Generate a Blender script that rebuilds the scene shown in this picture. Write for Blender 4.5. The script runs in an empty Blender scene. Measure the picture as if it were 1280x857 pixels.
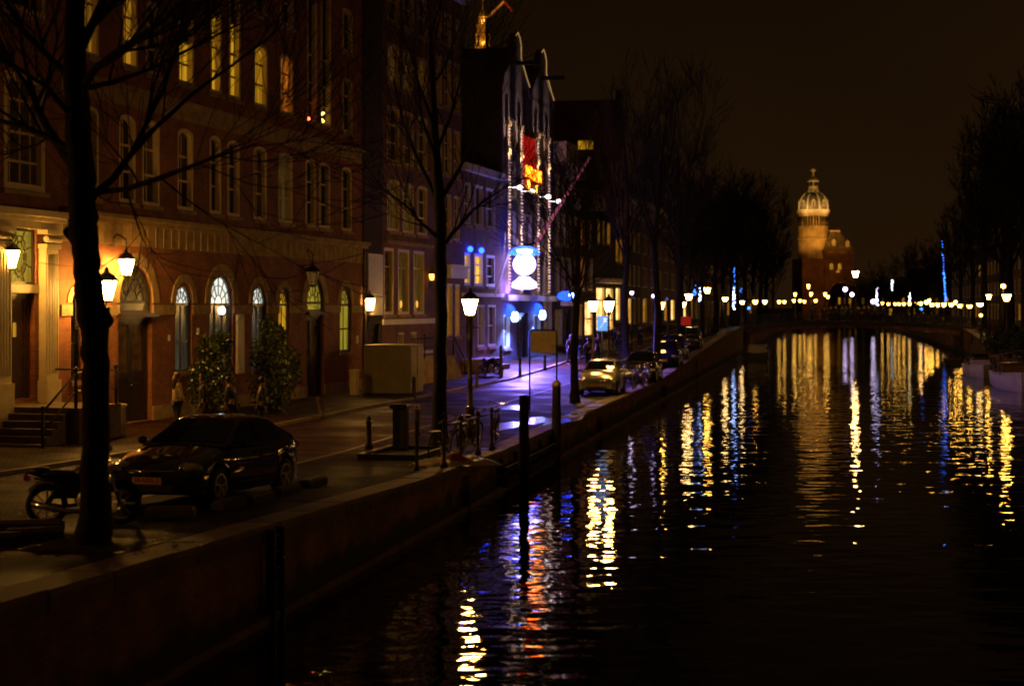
import bpy, math, random
import numpy as np
from mathutils import Vector, Matrix, Quaternion
R = math.radians
C = bpy.context.scene.collection
SC = bpy.context.scene
random.seed(7)

# ------------------------------------------------------------------ camera, sky, exposure
F, HOR, EYE = 1900.0, 383.0, 4.8          # pixels per unit tangent, horizon row, eye height over the water
cam_data = bpy.data.cameras.new('camera')
cam = bpy.data.objects.new('camera', cam_data); C.objects.link(cam)
cam.location = (0, 0, EYE); cam.rotation_euler = (R(90), 0, 0)
cam_data.sensor_width = 36; cam_data.lens = 36 * F / 1280
cam_data.shift_y = -(428.5 - HOR) / 1280
cam_data.clip_start = 0.1; cam_data.clip_end = 5000
cam_data.dof.use_dof = True; cam_data.dof.focus_distance = 42; cam_data.dof.aperture_fstop = 1.5
SC.camera = cam
SC.view_settings.view_transform = 'Standard'; SC.view_settings.look = 'None'
SC.view_settings.exposure = 0; SC.view_settings.gamma = 1
SC.cycles.use_denoising = True
SC.cycles.max_bounces = 5; SC.cycles.diffuse_bounces = 2; SC.cycles.glossy_bounces = 3
SC.cycles.sample_clamp_indirect = 6
SC.cycles.filter_width = 1.9
w = bpy.data.worlds.new('World'); SC.world = w; w.use_nodes = True
nt = w.node_tree; bg = nt.nodes['Background']
tc = nt.nodes.new('ShaderNodeTexCoord'); sp = nt.nodes.new('ShaderNodeSeparateXYZ'); rp = nt.nodes.new('ShaderNodeValToRGB')
nt.links.new(tc.outputs['Generated'], sp.inputs[0]); nt.links.new(sp.outputs[2], rp.inputs[0]); nt.links.new(rp.outputs[0], bg.inputs[0])
els = rp.color_ramp.elements
els[0].position = 0.0; els[0].color = (.0158, .0070, .0019, 1)
els[1].position = 1.0; els[1].color = (.018, .0075, .0020, 1)      # night cloud lit up by the city
e = els.new(.22); e.color = (.0085, .0038, .0011, 1)
e = els.new(.45); e.color = (.0100, .0044, .0013, 1)
bg.inputs[1].default_value = 1.0
nz = nt.nodes.new('ShaderNodeTexNoise'); nz.inputs['Scale'].default_value = 2.2; nz.inputs['Detail'].default_value = 4; nt.links.new(tc.outputs['Generated'], nz.inputs['Vector'])   # thin uneven cloud
mc = nt.nodes.new('ShaderNodeMapRange'); mc.inputs[1].default_value = .3; mc.inputs[2].default_value = .7; mc.inputs[3].default_value = .78; mc.inputs[4].default_value = 1.28; nt.links.new(nz.outputs['Fac'], mc.inputs[0]); nt.links.new(mc.outputs[0], bg.inputs[1])

# ------------------------------------------------------------------ helpers
def tag(o, label=None, cat=None, group=None, kind=None):
    if label: o['label'] = label
    if cat: o['category'] = cat
    if group: o['group'] = group
    if kind: o['kind'] = kind
    return o
def empty(name, loc=(0, 0, 0), rz=0, label=None, cat=None, group=None):
    o = bpy.data.objects.new(name, None); C.objects.link(o)
    o.location = loc; o.rotation_euler = (0, 0, rz)
    return tag(o, label, cat, group)
KIDS = {}
def link_child(o, parent):
    if parent is not None:
        o.parent = parent; KIDS.setdefault(parent.name, []).append(o)
class MB:
    def __init__(s): s.v = []; s.f = []; s.m = []; s.s = []
    def add(s, vs, fs, mi=0, smooth=False):
        b = len(s.v); s.v += [tuple(p) for p in vs]
        for f in fs: s.f.append([b + i for i in f]); s.m.append(mi); s.s.append(smooth)
        return s
    def box(s, x0, x1, y0, y1, z0, z1, mi=0):
        return s.add([(x0,y0,z0),(x1,y0,z0),(x1,y1,z0),(x0,y1,z0),(x0,y0,z1),(x1,y0,z1),(x1,y1,z1),(x0,y1,z1)],
                     [(0,3,2,1),(4,5,6,7),(0,1,5,4),(1,2,6,5),(2,3,7,6),(3,0,4,7)], mi)
    def bbox(s, x0, x1, y0, y1, z0, z1, b=.02, mi=0):       # box with chamfered top edge
        vs = [(x0,y0,z0),(x1,y0,z0),(x1,y1,z0),(x0,y1,z0),(x0,y0,z1-b),(x1,y0,z1-b),(x1,y1,z1-b),(x0,y1,z1-b),
              (x0+b,y0+b,z1),(x1-b,y0+b,z1),(x1-b,y1-b,z1),(x0+b,y1-b,z1)]
        return s.add(vs, [(0,3,2,1),(0,1,5,4),(1,2,6,5),(2,3,7,6),(3,0,4,7),(4,5,9,8),(5,6,10,9),(6,7,11,10),(7,4,8,11),(8,9,10,11)], mi)
    def bar(s, a, b, w, h, mi=0):                           # square bar between two points
        a = Vector(a); b = Vector(b); d = (b - a).normalized()
        u = d.cross(Vector((0,0,1))); u = u.normalized() if u.length > 1e-4 else Vector((1,0,0)); n = u.cross(d)
        vs = []
        for p in (a, b):
            for i, j in ((-1,-1),(1,-1),(1,1),(-1,1)): vs.append(p + u*(w/2*i) + n*(h/2*j))
        return s.add(vs, [(0,1,2,3),(7,6,5,4),(0,4,5,1),(1,5,6,2),(2,6,7,3),(3,7,4,0)], mi)
    def tube(s, pts, rad, n=8, mi=0, cap=True, smooth=True):
        pts = [Vector(p) for p in pts]
        if not hasattr(rad, '__len__'): rad = [rad]*len(pts)
        b = len(s.v); prev = None; k = len(pts)
        for i, p in enumerate(pts):
            d = (pts[min(i+1,k-1)] - pts[max(i-1,0)])
            d = d.normalized() if d.length > 1e-7 else Vector((0,0,1))
            if prev is None: u = d.orthogonal().normalized()
            else:
                u = prev - d*prev.dot(d); u = u.normalized() if u.length > 1e-5 else d.orthogonal().normalized()
            prev = u; q = d.cross(u)
            for j in range(n):
                a = 2*math.pi*j/n; s.v.append(tuple(p + (u*math.cos(a) + q*math.sin(a))*rad[i]))
        for i in range(k-1):
            for j in range(n):
                j2 = (j+1) % n; s.f.append([b+i*n+j, b+i*n+j2, b+(i+1)*n+j2, b+(i+1)*n+j]); s.m.append(mi); s.s.append(smooth)
        if cap:
            s.f.append([b+j for j in reversed(range(n))]); s.m.append(mi); s.s.append(False)
            s.f.append([b+(k-1)*n+j for j in range(n)]); s.m.append(mi); s.s.append(False)
        return s
    def lathe(s, prof, n=12, c=(0,0,0), axis='z', mi=0, smooth=True, ph=0.0, cap=True):
        b = len(s.v); k = len(prof)
        for r, z in prof:
            for j in range(n):
                a = 2*math.pi*j/n + ph; x, y = r*math.cos(a), r*math.sin(a)
                p = (x, y, z) if axis == 'z' else ((z, x, y) if axis == 'x' else (x, z, y))
                s.v.append((c[0]+p[0], c[1]+p[1], c[2]+p[2]))
        for i in range(k-1):
            for j in range(n):
                j2 = (j+1) % n; s.f.append([b+i*n+j, b+i*n+j2, b+(i+1)*n+j2, b+(i+1)*n+j]); s.m.append(mi); s.s.append(smooth)
        for i, rv in ((0, True), (k-1, False)):
            if cap and prof[i][0] > 1e-5:
                L = [b+i*n+j for j in range(n)]; s.f.append(L[::-1] if rv else L); s.m.append(mi); s.s.append(False)
        return s
    def ball(s, c, r, n=10, k=7, mi=0, sc=(1,1,1)):
        b = len(s.v)
        for i in range(k+1):
            t = math.pi*i/k
            for j in range(n):
                a = 2*math.pi*j/n
                s.v.append((c[0]+r*sc[0]*math.sin(t)*math.cos(a), c[1]+r*sc[1]*math.sin(t)*math.sin(a), c[2]-r*sc[2]*math.cos(t)))
        for i in range(k):
            for j in range(n):
                j2 = (j+1) % n; s.f.append([b+i*n+j, b+i*n+j2, b+(i+1)*n+j2, b+(i+1)*n+j]); s.m.append(mi); s.s.append(True)
        return s
    def prism(s, loop, y0, y1, mi=0):                       # loop of (x, z), extruded along y
        n = len(loop); vs = [(x, y0, z) for x, z in loop] + [(x, y1, z) for x, z in loop]
        fs = [tuple(range(n)), tuple(range(2*n-1, n-1, -1))] + [(i, i+n, (i+1) % n + n, (i+1) % n) for i in range(n)]
        return s.add(vs, fs, mi)
    def ring(s, out, inn, y0, y1, mi=0):                    # frame between two (x, z) loops
        n = len(out)
        vs = [(x,y0,z) for x,z in out]+[(x,y0,z) for x,z in inn]+[(x,y1,z) for x,z in out]+[(x,y1,z) for x,z in inn]
        fs = []
        for i in range(n):
            j = (i+1) % n; fs += [(i,j,n+j,n+i),(n+i,n+j,3*n+j,3*n+i),(i,2*n+i,2*n+j,j)]
        return s.add(vs, fs, mi)
    def xf(s, M, start=0):
        for i in range(start, len(s.v)): s.v[i] = tuple(M @ Vector(s.v[i]))
        return s
    def build(s, name, mats, parent=None, loc=None):
        me = bpy.data.meshes.new(name); me.from_pydata(s.v, [], s.f)
        if not isinstance(mats, (list, tuple)): mats = [mats]
        for m in mats: me.materials.append(m)
        me.polygons.foreach_set('material_index', s.m); me.polygons.foreach_set('use_smooth', s.s)
        me.update()
        o = bpy.data.objects.new(name, me); C.objects.link(o)
        if loc: o.location = loc
        link_child(o, parent)
        return o
def dup(o, parent=None, loc=None, rz=None, label=None, group=None, sc=None):
    c = o.copy(); C.objects.link(c); link_child(c, parent)
    if loc is not None: c.location = loc
    if rz is not None: c.rotation_euler = (0, 0, rz)
    if sc is not None: c.scale = sc
    if label: c['label'] = label
    if group: c['group'] = group
    for ch in KIDS.get(o.name, []): dup(ch, c)
    return c

# ------------------------------------------------------------------ materials
def mat(name, col, rough=.7, metal=0, var=.25, scale=6, emit=None, estr=0, spec=None, bump=0, stain=0):
    m = bpy.data.materials.new(name); m.use_nodes = True; t = m.node_tree; b = t.nodes['Principled BSDF']
    b.inputs['Base Color'].default_value = (*col, 1); b.inputs['Roughness'].default_value = rough; b.inputs['Metallic'].default_value = metal
    if spec is not None: b.inputs['Specular IOR Level'].default_value = spec
    if var or bump:
        co = t.nodes.new('ShaderNodeTexCoord'); nz = t.nodes.new('ShaderNodeTexNoise'); nz.inputs['Scale'].default_value = scale; nz.inputs['Detail'].default_value = 6
        t.links.new(co.outputs['Object'], nz.inputs['Vector'])
        r = t.nodes.new('ShaderNodeValToRGB'); r.color_ramp.elements[0].position = .3; r.color_ramp.elements[1].position = .72
        r.color_ramp.elements[0].color = (*[c*(1-var) for c in col], 1); r.color_ramp.elements[1].color = (*[min(1, c*(1+var)) for c in col], 1)
        t.links.new(nz.outputs['Fac'], r.inputs[0]); t.links.new(r.outputs[0], b.inputs['Base Color'])
        if bump:
            bp = t.nodes.new('ShaderNodeBump'); bp.inputs['Strength'].default_value = bump; bp.inputs['Distance'].default_value = .02
            t.links.new(nz.outputs['Fac'], bp.inputs['Height']); t.links.new(bp.outputs[0], b.inputs['Normal'])
    if emit: b.inputs['Emission Color'].default_value = (*emit, 1); b.inputs['Emission Strength'].default_value = estr
    return m
def brick(name, c1, c2, mortar, bw=.22, rh=.07, ms=.008, rough=.8, rot=0, ground=False, wet=0.0, var=.5, tide=False):
    m = bpy.data.materials.new(name); m.use_nodes = True; t = m.node_tree; b = t.nodes['Principled BSDF']; N = t.nodes.new; L = t.links.new
    co = N('ShaderNodeTexCoord')
    if ground:
        mp = N('ShaderNodeMapping'); mp.inputs['Rotation'].default_value = (0, 0, R(rot)); L(co.outputs['Object'], mp.inputs[0]); vec = mp.outputs[0]
    else:
        s = N('ShaderNodeSeparateXYZ'); L(co.outputs['Object'], s.inputs[0]); ad = N('ShaderNodeMath'); L(s.outputs[0], ad.inputs[0]); L(s.outputs[1], ad.inputs[1])
        cb = N('ShaderNodeCombineXYZ'); L(ad.outputs[0], cb.inputs[0]); L(s.outputs[2], cb.inputs[1]); vec = cb.outputs[0]
    br = N('ShaderNodeTexBrick'); br.inputs['Scale'].default_value = 1; br.inputs['Brick Width'].default_value = bw; br.inputs['Row Height'].default_value = rh
    br.inputs['Mortar Size'].default_value = ms; br.inputs['Color1'].default_value = (*c1, 1); br.inputs['Color2'].default_value = (*c2, 1); br.inputs['Mortar'].default_value = (*mortar, 1)
    L(vec, br.inputs['Vector'])
    nz = N('ShaderNodeTexNoise'); nz.inputs['Scale'].default_value = .9; nz.inputs['Detail'].default_value = 8; nz.inputs['Roughness'].default_value = .65; L(co.outputs['Object'], nz.inputs['Vector'])
    mr = N('ShaderNodeMapRange'); mr.inputs[1].default_value = .3; mr.inputs[2].default_value = .7; mr.inputs[3].default_value = 1-var; mr.inputs[4].default_value = 1+var*.6; L(nz.outputs['Fac'], mr.inputs[0])
    mx = N('ShaderNodeMix'); mx.data_type = 'RGBA'; mx.blend_type = 'MULTIPLY'; mx.inputs[0].default_value = 1
    L(br.outputs['Color'], mx.inputs[6]); L(mr.outputs[0], mx.inputs[7]); L(mx.outputs[2], b.inputs['Base Color'])
    bp = N('ShaderNodeBump'); bp.inputs['Strength'].default_value = .6; bp.inputs['Distance'].default_value = .012; bp.invert = True
    L(br.outputs['Fac'], bp.inputs['Height']); L(bp.outputs[0], b.inputs['Normal'])
    b.inputs['Roughness'].default_value = rough
    if ground: b.inputs['Specular IOR Level'].default_value = .04
    if tide:                                                                  # weed and slime left by the water
        s3 = N('ShaderNodeSeparateXYZ'); L(co.outputs['Object'], s3.inputs[0]); n3 = N('ShaderNodeTexNoise'); n3.inputs['Scale'].default_value = 1.6; n3.inputs['Detail'].default_value = 6; L(co.outputs['Object'], n3.inputs['Vector'])
        m3 = N('ShaderNodeMath'); m3.operation = 'MULTIPLY_ADD'; m3.inputs[1].default_value = -.9; L(n3.outputs['Fac'], m3.inputs[0]); L(s3.outputs[2], m3.inputs[2])
        r3 = N('ShaderNodeMapRange'); r3.inputs[1].default_value = -.10; r3.inputs[2].default_value = .14; r3.inputs[3].default_value = 1; r3.inputs[4].default_value = 0; L(m3.outputs[0], r3.inputs[0])
        x3 = N('ShaderNodeMix'); x3.data_type = 'RGBA'; L(r3.outputs[0], x3.inputs[0]); L(mx.outputs[2], x3.inputs[6]); x3.inputs[7].default_value = (.022, .022, .010, 1); L(x3.outputs[2], b.inputs['Base Color'])
    if wet:
        n2 = N('ShaderNodeTexNoise'); n2.inputs['Scale'].default_value = .55; n2.inputs['Detail'].default_value = 5; L(co.outputs['Object'], n2.inputs['Vector'])
        m2 = N('ShaderNodeMapRange'); m2.inputs[1].default_value = .42; m2.inputs[2].default_value = .62; m2.inputs[3].default_value = rough; m2.inputs[4].default_value = wet; L(n2.outputs['Fac'], m2.inputs[0]); L(m2.outputs[0], b.inputs['Roughness'])
    return m
def lit(name, c1, c2, strength=1.0, scale=(5, 5, .55), fold=0.0):
    """Pane of a lit window: drawn curtain / room seen through it."""
    m = bpy.data.materials.new(name); m.use_nodes = True; t = m.node_tree; b = t.nodes['Principled BSDF']; N = t.nodes.new; L = t.links.new
    b.inputs['Base Color'].default_value = (.02, .02, .02, 1); b.inputs['Roughness'].default_value = .15
    co = N('ShaderNodeTexCoord'); mp = N('ShaderNodeMapping'); mp.inputs['Scale'].default_value = scale; L(co.outputs['Object'], mp.inputs[0])
    nz = N('ShaderNodeTexNoise'); nz.inputs['Scale'].default_value = .7; nz.inputs['Detail'].default_value = 5; L(mp.outputs[0], nz.inputs['Vector'])
    r = N('ShaderNodeValToRGB'); r.color_ramp.elements[0].position = .32; r.color_ramp.elements[1].position = .66
    r.color_ramp.elements[0].color = (*c1, 1); r.color_ramp.elements[1].color = (*c2, 1)
    L(nz.outputs['Fac'], r.inputs[0]); L(r.outputs[0], b.inputs['Emission Color']); b.inputs['Emission Strength'].default_value = strength
    return m
def glow(name, col, s):
    m = bpy.data.materials.new(name); m.use_nodes = True; t = m.node_tree; b = t.nodes['Principled BSDF']
    b.inputs['Base Color'].default_value = (.03, .03, .03, 1); b.inputs['Emission Color'].default_value = (*col, 1); b.inputs['Emission Strength'].default_value = s
    return m

BRICK = brick('red_brown_brick', (.34, .105, .034), (.22, .068, .024), (.20, .12, .06))
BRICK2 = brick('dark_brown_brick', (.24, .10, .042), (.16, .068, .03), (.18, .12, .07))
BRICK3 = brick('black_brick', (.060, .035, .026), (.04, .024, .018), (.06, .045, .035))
QUAYB = brick('quay_brick', (.38, .15, .06), (.22, .085, .036), (.24, .15, .08), bw=.24, rh=.075, ms=.014, var=.75, tide=True)
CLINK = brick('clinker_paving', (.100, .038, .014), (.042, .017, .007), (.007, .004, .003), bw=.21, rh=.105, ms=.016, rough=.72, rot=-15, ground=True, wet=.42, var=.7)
PAVE = brick('pavement_brick', (.066, .029, .012), (.032, .015, .007), (.006, .004, .003), bw=.30, rh=.30, ms=.018, rough=.72, rot=-15, ground=True, wet=.45, var=.5)
PARK = brick('parking_brick', (.046, .020, .008), (.020, .009, .004), (.012, .009, .007), bw=.21, rh=.105, ms=.016, rough=.75, rot=-12, ground=True, wet=.5, var=.7)
STONE = mat('sandstone', (.34, .235, .11), .8, var=.35, scale=2.5, bump=.3)
COPE = mat('coping_stone', (.15, .082, .030), .7, var=.55, scale=1.3, bump=.3)
KERB = mat('kerb_stone', (.20, .13, .065), .7, var=.3, scale=3)
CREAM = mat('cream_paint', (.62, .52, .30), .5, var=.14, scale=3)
FRAME = mat('window_paint', (.72, .58, .34), .45, var=.12, scale=5)
WHITE = mat('white_paint', (.72, .70, .66), .5, var=.1, scale=4)
DOORM = mat('dark_door_paint', (.025, .018, .014), .3, var=.2)
BROWND = mat('brown_door_wood', (.075, .035, .016), .4, var=.3, scale=4)
BLACK = mat('black_iron', (.012, .011, .010), .42, var=.3, scale=12)
IRONB = mat('brown_iron', (.07, .042, .025), .5, var=.4, scale=10)
ROOF = mat('roof_slate', (.045, .035, .03), .7, var=.3, scale=5)
TILER = mat('red_roof_tile', (.12, .035, .02), .8, var=.35, scale=5)
BARK = mat('wet_bark', (.013, .009, .006), .85, var=.5, scale=9, bump=.8)
TWIG = mat('twig_bark', (.016, .011, .008), .9, var=.3, scale=3)
GLASS = mat('dark_glass', (.010, .009, .008), .06, var=0)
CURT = mat('curtained_glass', (.11, .078, .042), .12, var=.5, scale=3)
LEAFD = mat('dark_leaf', (.032, .042, .012), .25, var=.5, scale=20)
LEAFG = mat('green_leaf', (.11, .15, .03), .35, var=.4, scale=14)
RUBBER = mat('rubber', (.012, .012, .012), .7, var=.2)
CHROME = mat('chrome', (.75, .74, .72), .12, metal=1, var=.05)
ALLOY = mat('alloy_wheel', (.80, .77, .70), .42, metal=.5, var=.06)
LAMPG = glow('lamp_glass', (1, .50, .11), 185)
LAMPW = glow('wall_lamp_glass', (1, .47, .082), 200)
LAMPQ = glow('quay_lamp_glass', (1, .42, .065), 140)
LAMPF = glow('far_lamp_glass', (1, .58, .18), 38)
LAMPO = glow('sodium_lamp_glass', (1, .47, .062), 48)
WOOD = mat('weathered_pile', (.010, .007, .005), .95, var=.5, scale=5, bump=.5)

# ------------------------------------------------------------------ the lie of the land (metres; water level is 0)
SP = [(-80, 3.2), (2, 3.0), (10, 1.95), (17, 1.67), (23, 1.46), (33.5, 1.09), (40, 1.0), (78, 1.03), (95, 1.5), (117, 2.15), (150, 2.75), (170, 2.75), (210, 1.5), (260, 1.1), (400, 1.1)]
def S(y): return float(np.interp(y, [a for a, b in SP], [b for a, b in SP]))
SRP = [(-80, 1.1), (100, 1.1), (128, 1.6), (150, 2.6), (170, 2.6), (200, 1.3), (400, 1.1)]
def SR(y): return float(np.interp(y, [a for a, b in SRP], [b for a, b in SRP]))
def edge(y): return -8.6 + .2075*y
def redge(y): return edge(y) + 22.1
def fac(y): return -25.43 + .276*y if y < 117.5 else .2075*y - 17.42
def kerb1(y): return min(-11.1 + .247*(y-33), edge(y) - 6.2) if y < 117 else edge(y) - 5.6
def kerb2(y): return edge(y) - 4.1
def P(px, py, Y): return ((px-640)*Y/F, Y, EYE + (HOR-py)*Y/F)
def frange(a, b, st):
    n = max(1, int(round((b-a)/st))); return [a + (b-a)*i/n for i in range(n+1)]
def strip(fl, fr, fz, y0, y1, st=2.0, side=0.0, mb=None):
    mb = mb or MB(); ys = frange(y0, y1, st); vs = []; fs = []
    for y in ys: vs += [(fl(y), y, fz(y)), (fr(y), y, fz(y))]
    for i in range(len(ys)-1): fs.append((2*i, 2*i+1, 2*i+3, 2*i+2))
    mb.add(vs, fs)
    if side:
        for k in (0, 1):
            vs = []; fs = []
            for y in ys: vs += [((fl, fr)[k](y), y, fz(y)), ((fl, fr)[k](y), y, fz(y)-side)]
            for i in range(len(ys)-1): fs.append((2*i, 2*i+2, 2*i+3, 2*i+1))
            mb.add(vs, fs)
    return mb
GROUND = mat('ground_soil', (.03, .022, .015), .9, var=.3, scale=.2)
g = MB(); YN, YE = -60, 345
g.add([(-3000, YN, .8), (edge(YN)-.4, YN, .8), (edge(YE)-.4, YE, .8), (-3000, YE, .8)], [(0,1,2,3)])
g.add([(redge(YN)+.4, YN, .8), (3000, YN, .8), (3000, YE, .8), (redge(YE)+.4, YE, .8)], [(0,1,2,3)])
g.add([(-3000, YE, .8), (3000, YE, .8), (3000, 3500, .8), (-3000, 3500, .8)], [(0,1,2,3)])
g.add([(-3000, -3000, .8), (3000, -3000, .8), (3000, YN, .8), (-3000, YN, .8)], [(0,1,2,3)])
tag(g.build('ground', GROUND), kind='structure')
tag(strip(lambda y: kerb1(y), lambda y: kerb2(y), S, 8, 330).build('road', CLINK), kind='structure')
tag(strip(lambda y: fac(y)-1.5, lambda y: kerb1(y)-.16, lambda y: S(y)+.10, 8, 330).build('pavement', PAVE), kind='structure')
tag(strip(lambda y: kerb1(y)-.16, lambda y: kerb1(y), lambda y: S(y)+.105, 8, 330, side=.2).build('pavement_kerb', KERB), kind='structure')
tag(strip(lambda y: kerb2(y), lambda y: edge(y)-.55, S, 8, 330).build('parking_strip', PARK), kind='structure')
tag(strip(lambda y: kerb2(y)-.07, lambda y: kerb2(y)+.08, lambda y: S(y)+.006, 8, 330).build('gutter_line', KERB), kind='structure')
tag(strip(lambda y: redge(y)+.6, lambda y: redge(y)+16, SR, -20, 330).build('far_street', CLINK), kind='structure')

# water: real waves near by, small ripples in the shader
def water_mat():
    m = bpy.data.materials.new('canal_water'); m.use_nodes = True; t = m.node_tree; b = t.nodes['Principled BSDF']; N = t.nodes.new; L = t.links.new
    b.inputs['Base Color'].default_value = (.004, .003, .002, 1); b.inputs['Roughness'].default_value = .025; b.inputs['IOR'].default_value = 1.33
    co = N('ShaderNodeTexCoord'); hs = None
    for sc, amp, det, rot, st in ((.8, .050, 1, 12, 1.5), (2.0, .036, 1, -25, 1.8), (5.5, .0035, 2, 30, 1.3)):
        mp = N('ShaderNodeMapping'); mp.inputs['Rotation'].default_value = (0, 0, R(rot)); mp.inputs['Scale'].default_value = (sc/st, sc, sc); L(co.outputs['Object'], mp.inputs[0])
        nz = N('ShaderNodeTexNoise'); nz.inputs['Scale'].default_value = 1; nz.inputs['Detail'].default_value = det; nz.inputs['Roughness'].default_value = .45; L(mp.outputs[0], nz.inputs['Vector'])
        mu = N('ShaderNodeMath'); mu.operation = 'MULTIPLY'; mu.inputs[1].default_value = amp*WAVE; L(nz.outputs['Fac'], mu.inputs[0])
        if hs is None: hs = mu.outputs[0]
        else:
            ad = N('ShaderNodeMath'); L(hs, ad.inputs[0]); L(mu.outputs[0], ad.inputs[1]); hs = ad.outputs[0]
    bp = N('ShaderNodeBump'); bp.inputs['Strength'].default_value = 1; bp.inputs['Distance'].default_value = 1; L(hs, bp.inputs['Height']); L(bp.outputs[0], b.inputs['Normal'])
    return m
WAVE = .6
tag(strip(lambda y: edge(y)-.8, lambda y: redge(y)+.8, lambda y: 0.0, YN, YE+.5, 400).build('water', water_mat()), kind='structure')

# quay walls
qw = empty('quay_wall', (edge(30), 30, 0), 0, 'long brick quay wall with stone coping along the left side of the canal', 'quay wall')
def qchild(mb, name, m):
    mb.xf(Matrix.Translation((-edge(30), -30, 0))); return mb.build(name, m, qw)
mb = MB(); ys = frange(-20, 330, 2.0); vs = []; fs = []
for y in ys: vs += [(edge(y), y, S(y)-.2), (edge(y)+.02, y, -1.2)]
for i in range(len(ys)-1): fs.append((2*i, 2*i+1, 2*i+3, 2*i+2))
mb.add(vs, fs); qchild(mb, 'wall', QUAYB)
mb = MB(); y = -20.0
random.seed(3)
while y < 328:                                                # coping: one stone after another, each a touch out of line
    L_ = random.uniform(1.1, 1.7); y2 = y + L_ - .028; dz = random.uniform(-.013, .013); dx = random.uniform(-.012, .012)
    vs = []
    for yy in (y, y2):
        for xx, zz in ((-.56, -.26), (.045, -.26), (.06, -.06), (.03, .012), (-.56, .012)): vs.append((edge(yy)+xx+dx, yy, S(yy)+zz+dz))
    mb.add(vs, [(0,1,2,3,4), (9,8,7,6,5), (0,5,6,1), (1,6,7,2), (2,7,8,3), (3,8,9,4)]); y += L_
qchild(mb, 'coping', COPE)
mb = strip(lambda y: edge(y)+.0, lambda y: edge(y)+.16, lambda y: .13, -20, 150, side=.5); qchild(mb, 'ledge', COPE)
for yy in (23.9, 36.0, 57.0, 79.3, 99.0):
    if yy == 23.9: continue
    qchild(MB().box(edge(yy)-.05, edge(yy)+.14, yy-.22, yy+.22, -.8, S(yy)-.27), 'pilaster', QUAYB)
rw = empty('quay_wall', (redge(100), 100, 0), 0, 'dark quay wall behind the moored boats on the right bank', 'quay wall')
mb = MB(); ys = frange(-20, 330, 2.0); vs = []; fs = []
for y in ys: vs += [(redge(y), y, SR(y)-.2), (redge(y), y, -1.2)]
for i in range(len(ys)-1): fs.append((2*i, 2*i+2, 2*i+3, 2*i+1))
mb.add(vs, fs); mb.xf(Matrix.Translation((-redge(100), -100, 0))); mb.build('wall', QUAYB, rw)
mb = strip(lambda y: redge(y)-.05, lambda y: redge(y)+.65, lambda y: SR(y)+.01, -20, 330, side=.28); mb.xf(Matrix.Translation((-redge(100), -100, 0))); mb.build('coping', COPE, rw)

# ------------------------------------------------------------------ houses
def Y1(px): return 48317/(1164.4-px)
def Y2(px): return 33098/(1034.0-px)
def ZZ(py, Y): return EYE + (HOR-py)*Y/F
K1, K2 = math.hypot(.276, 1), math.hypot(.2075, 1)
A1, A2 = math.atan2(1, .276), math.atan2(1, .2075)
def arch_loop(u0, u1, z0, zs, rise, n=12, o=0.0):
    """Closed (x, z) loop: flat foot, arched head. o shrinks it inwards."""
    uc, a = (u0+u1)/2, (u1-u0)/2 - o; r = max(.01, rise - o); L = [(u0+o, z0+o), (u1-o, z0+o)]
    if rise < .02: return L + [(u1-o, zs-o), (u0+o, zs-o)]
    if rise < a*.7:                                                          # segmental head
        return L + [(uc + a*math.cos(math.pi*i/n), zs - o + rise*math.sin(math.pi*i/n)**.9) for i in range(n+1)]
    return L + [(uc + a*math.cos(math.pi*i/n), zs + r*math.sin(math.pi*i/n)) for i in range(n+1)]
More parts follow.
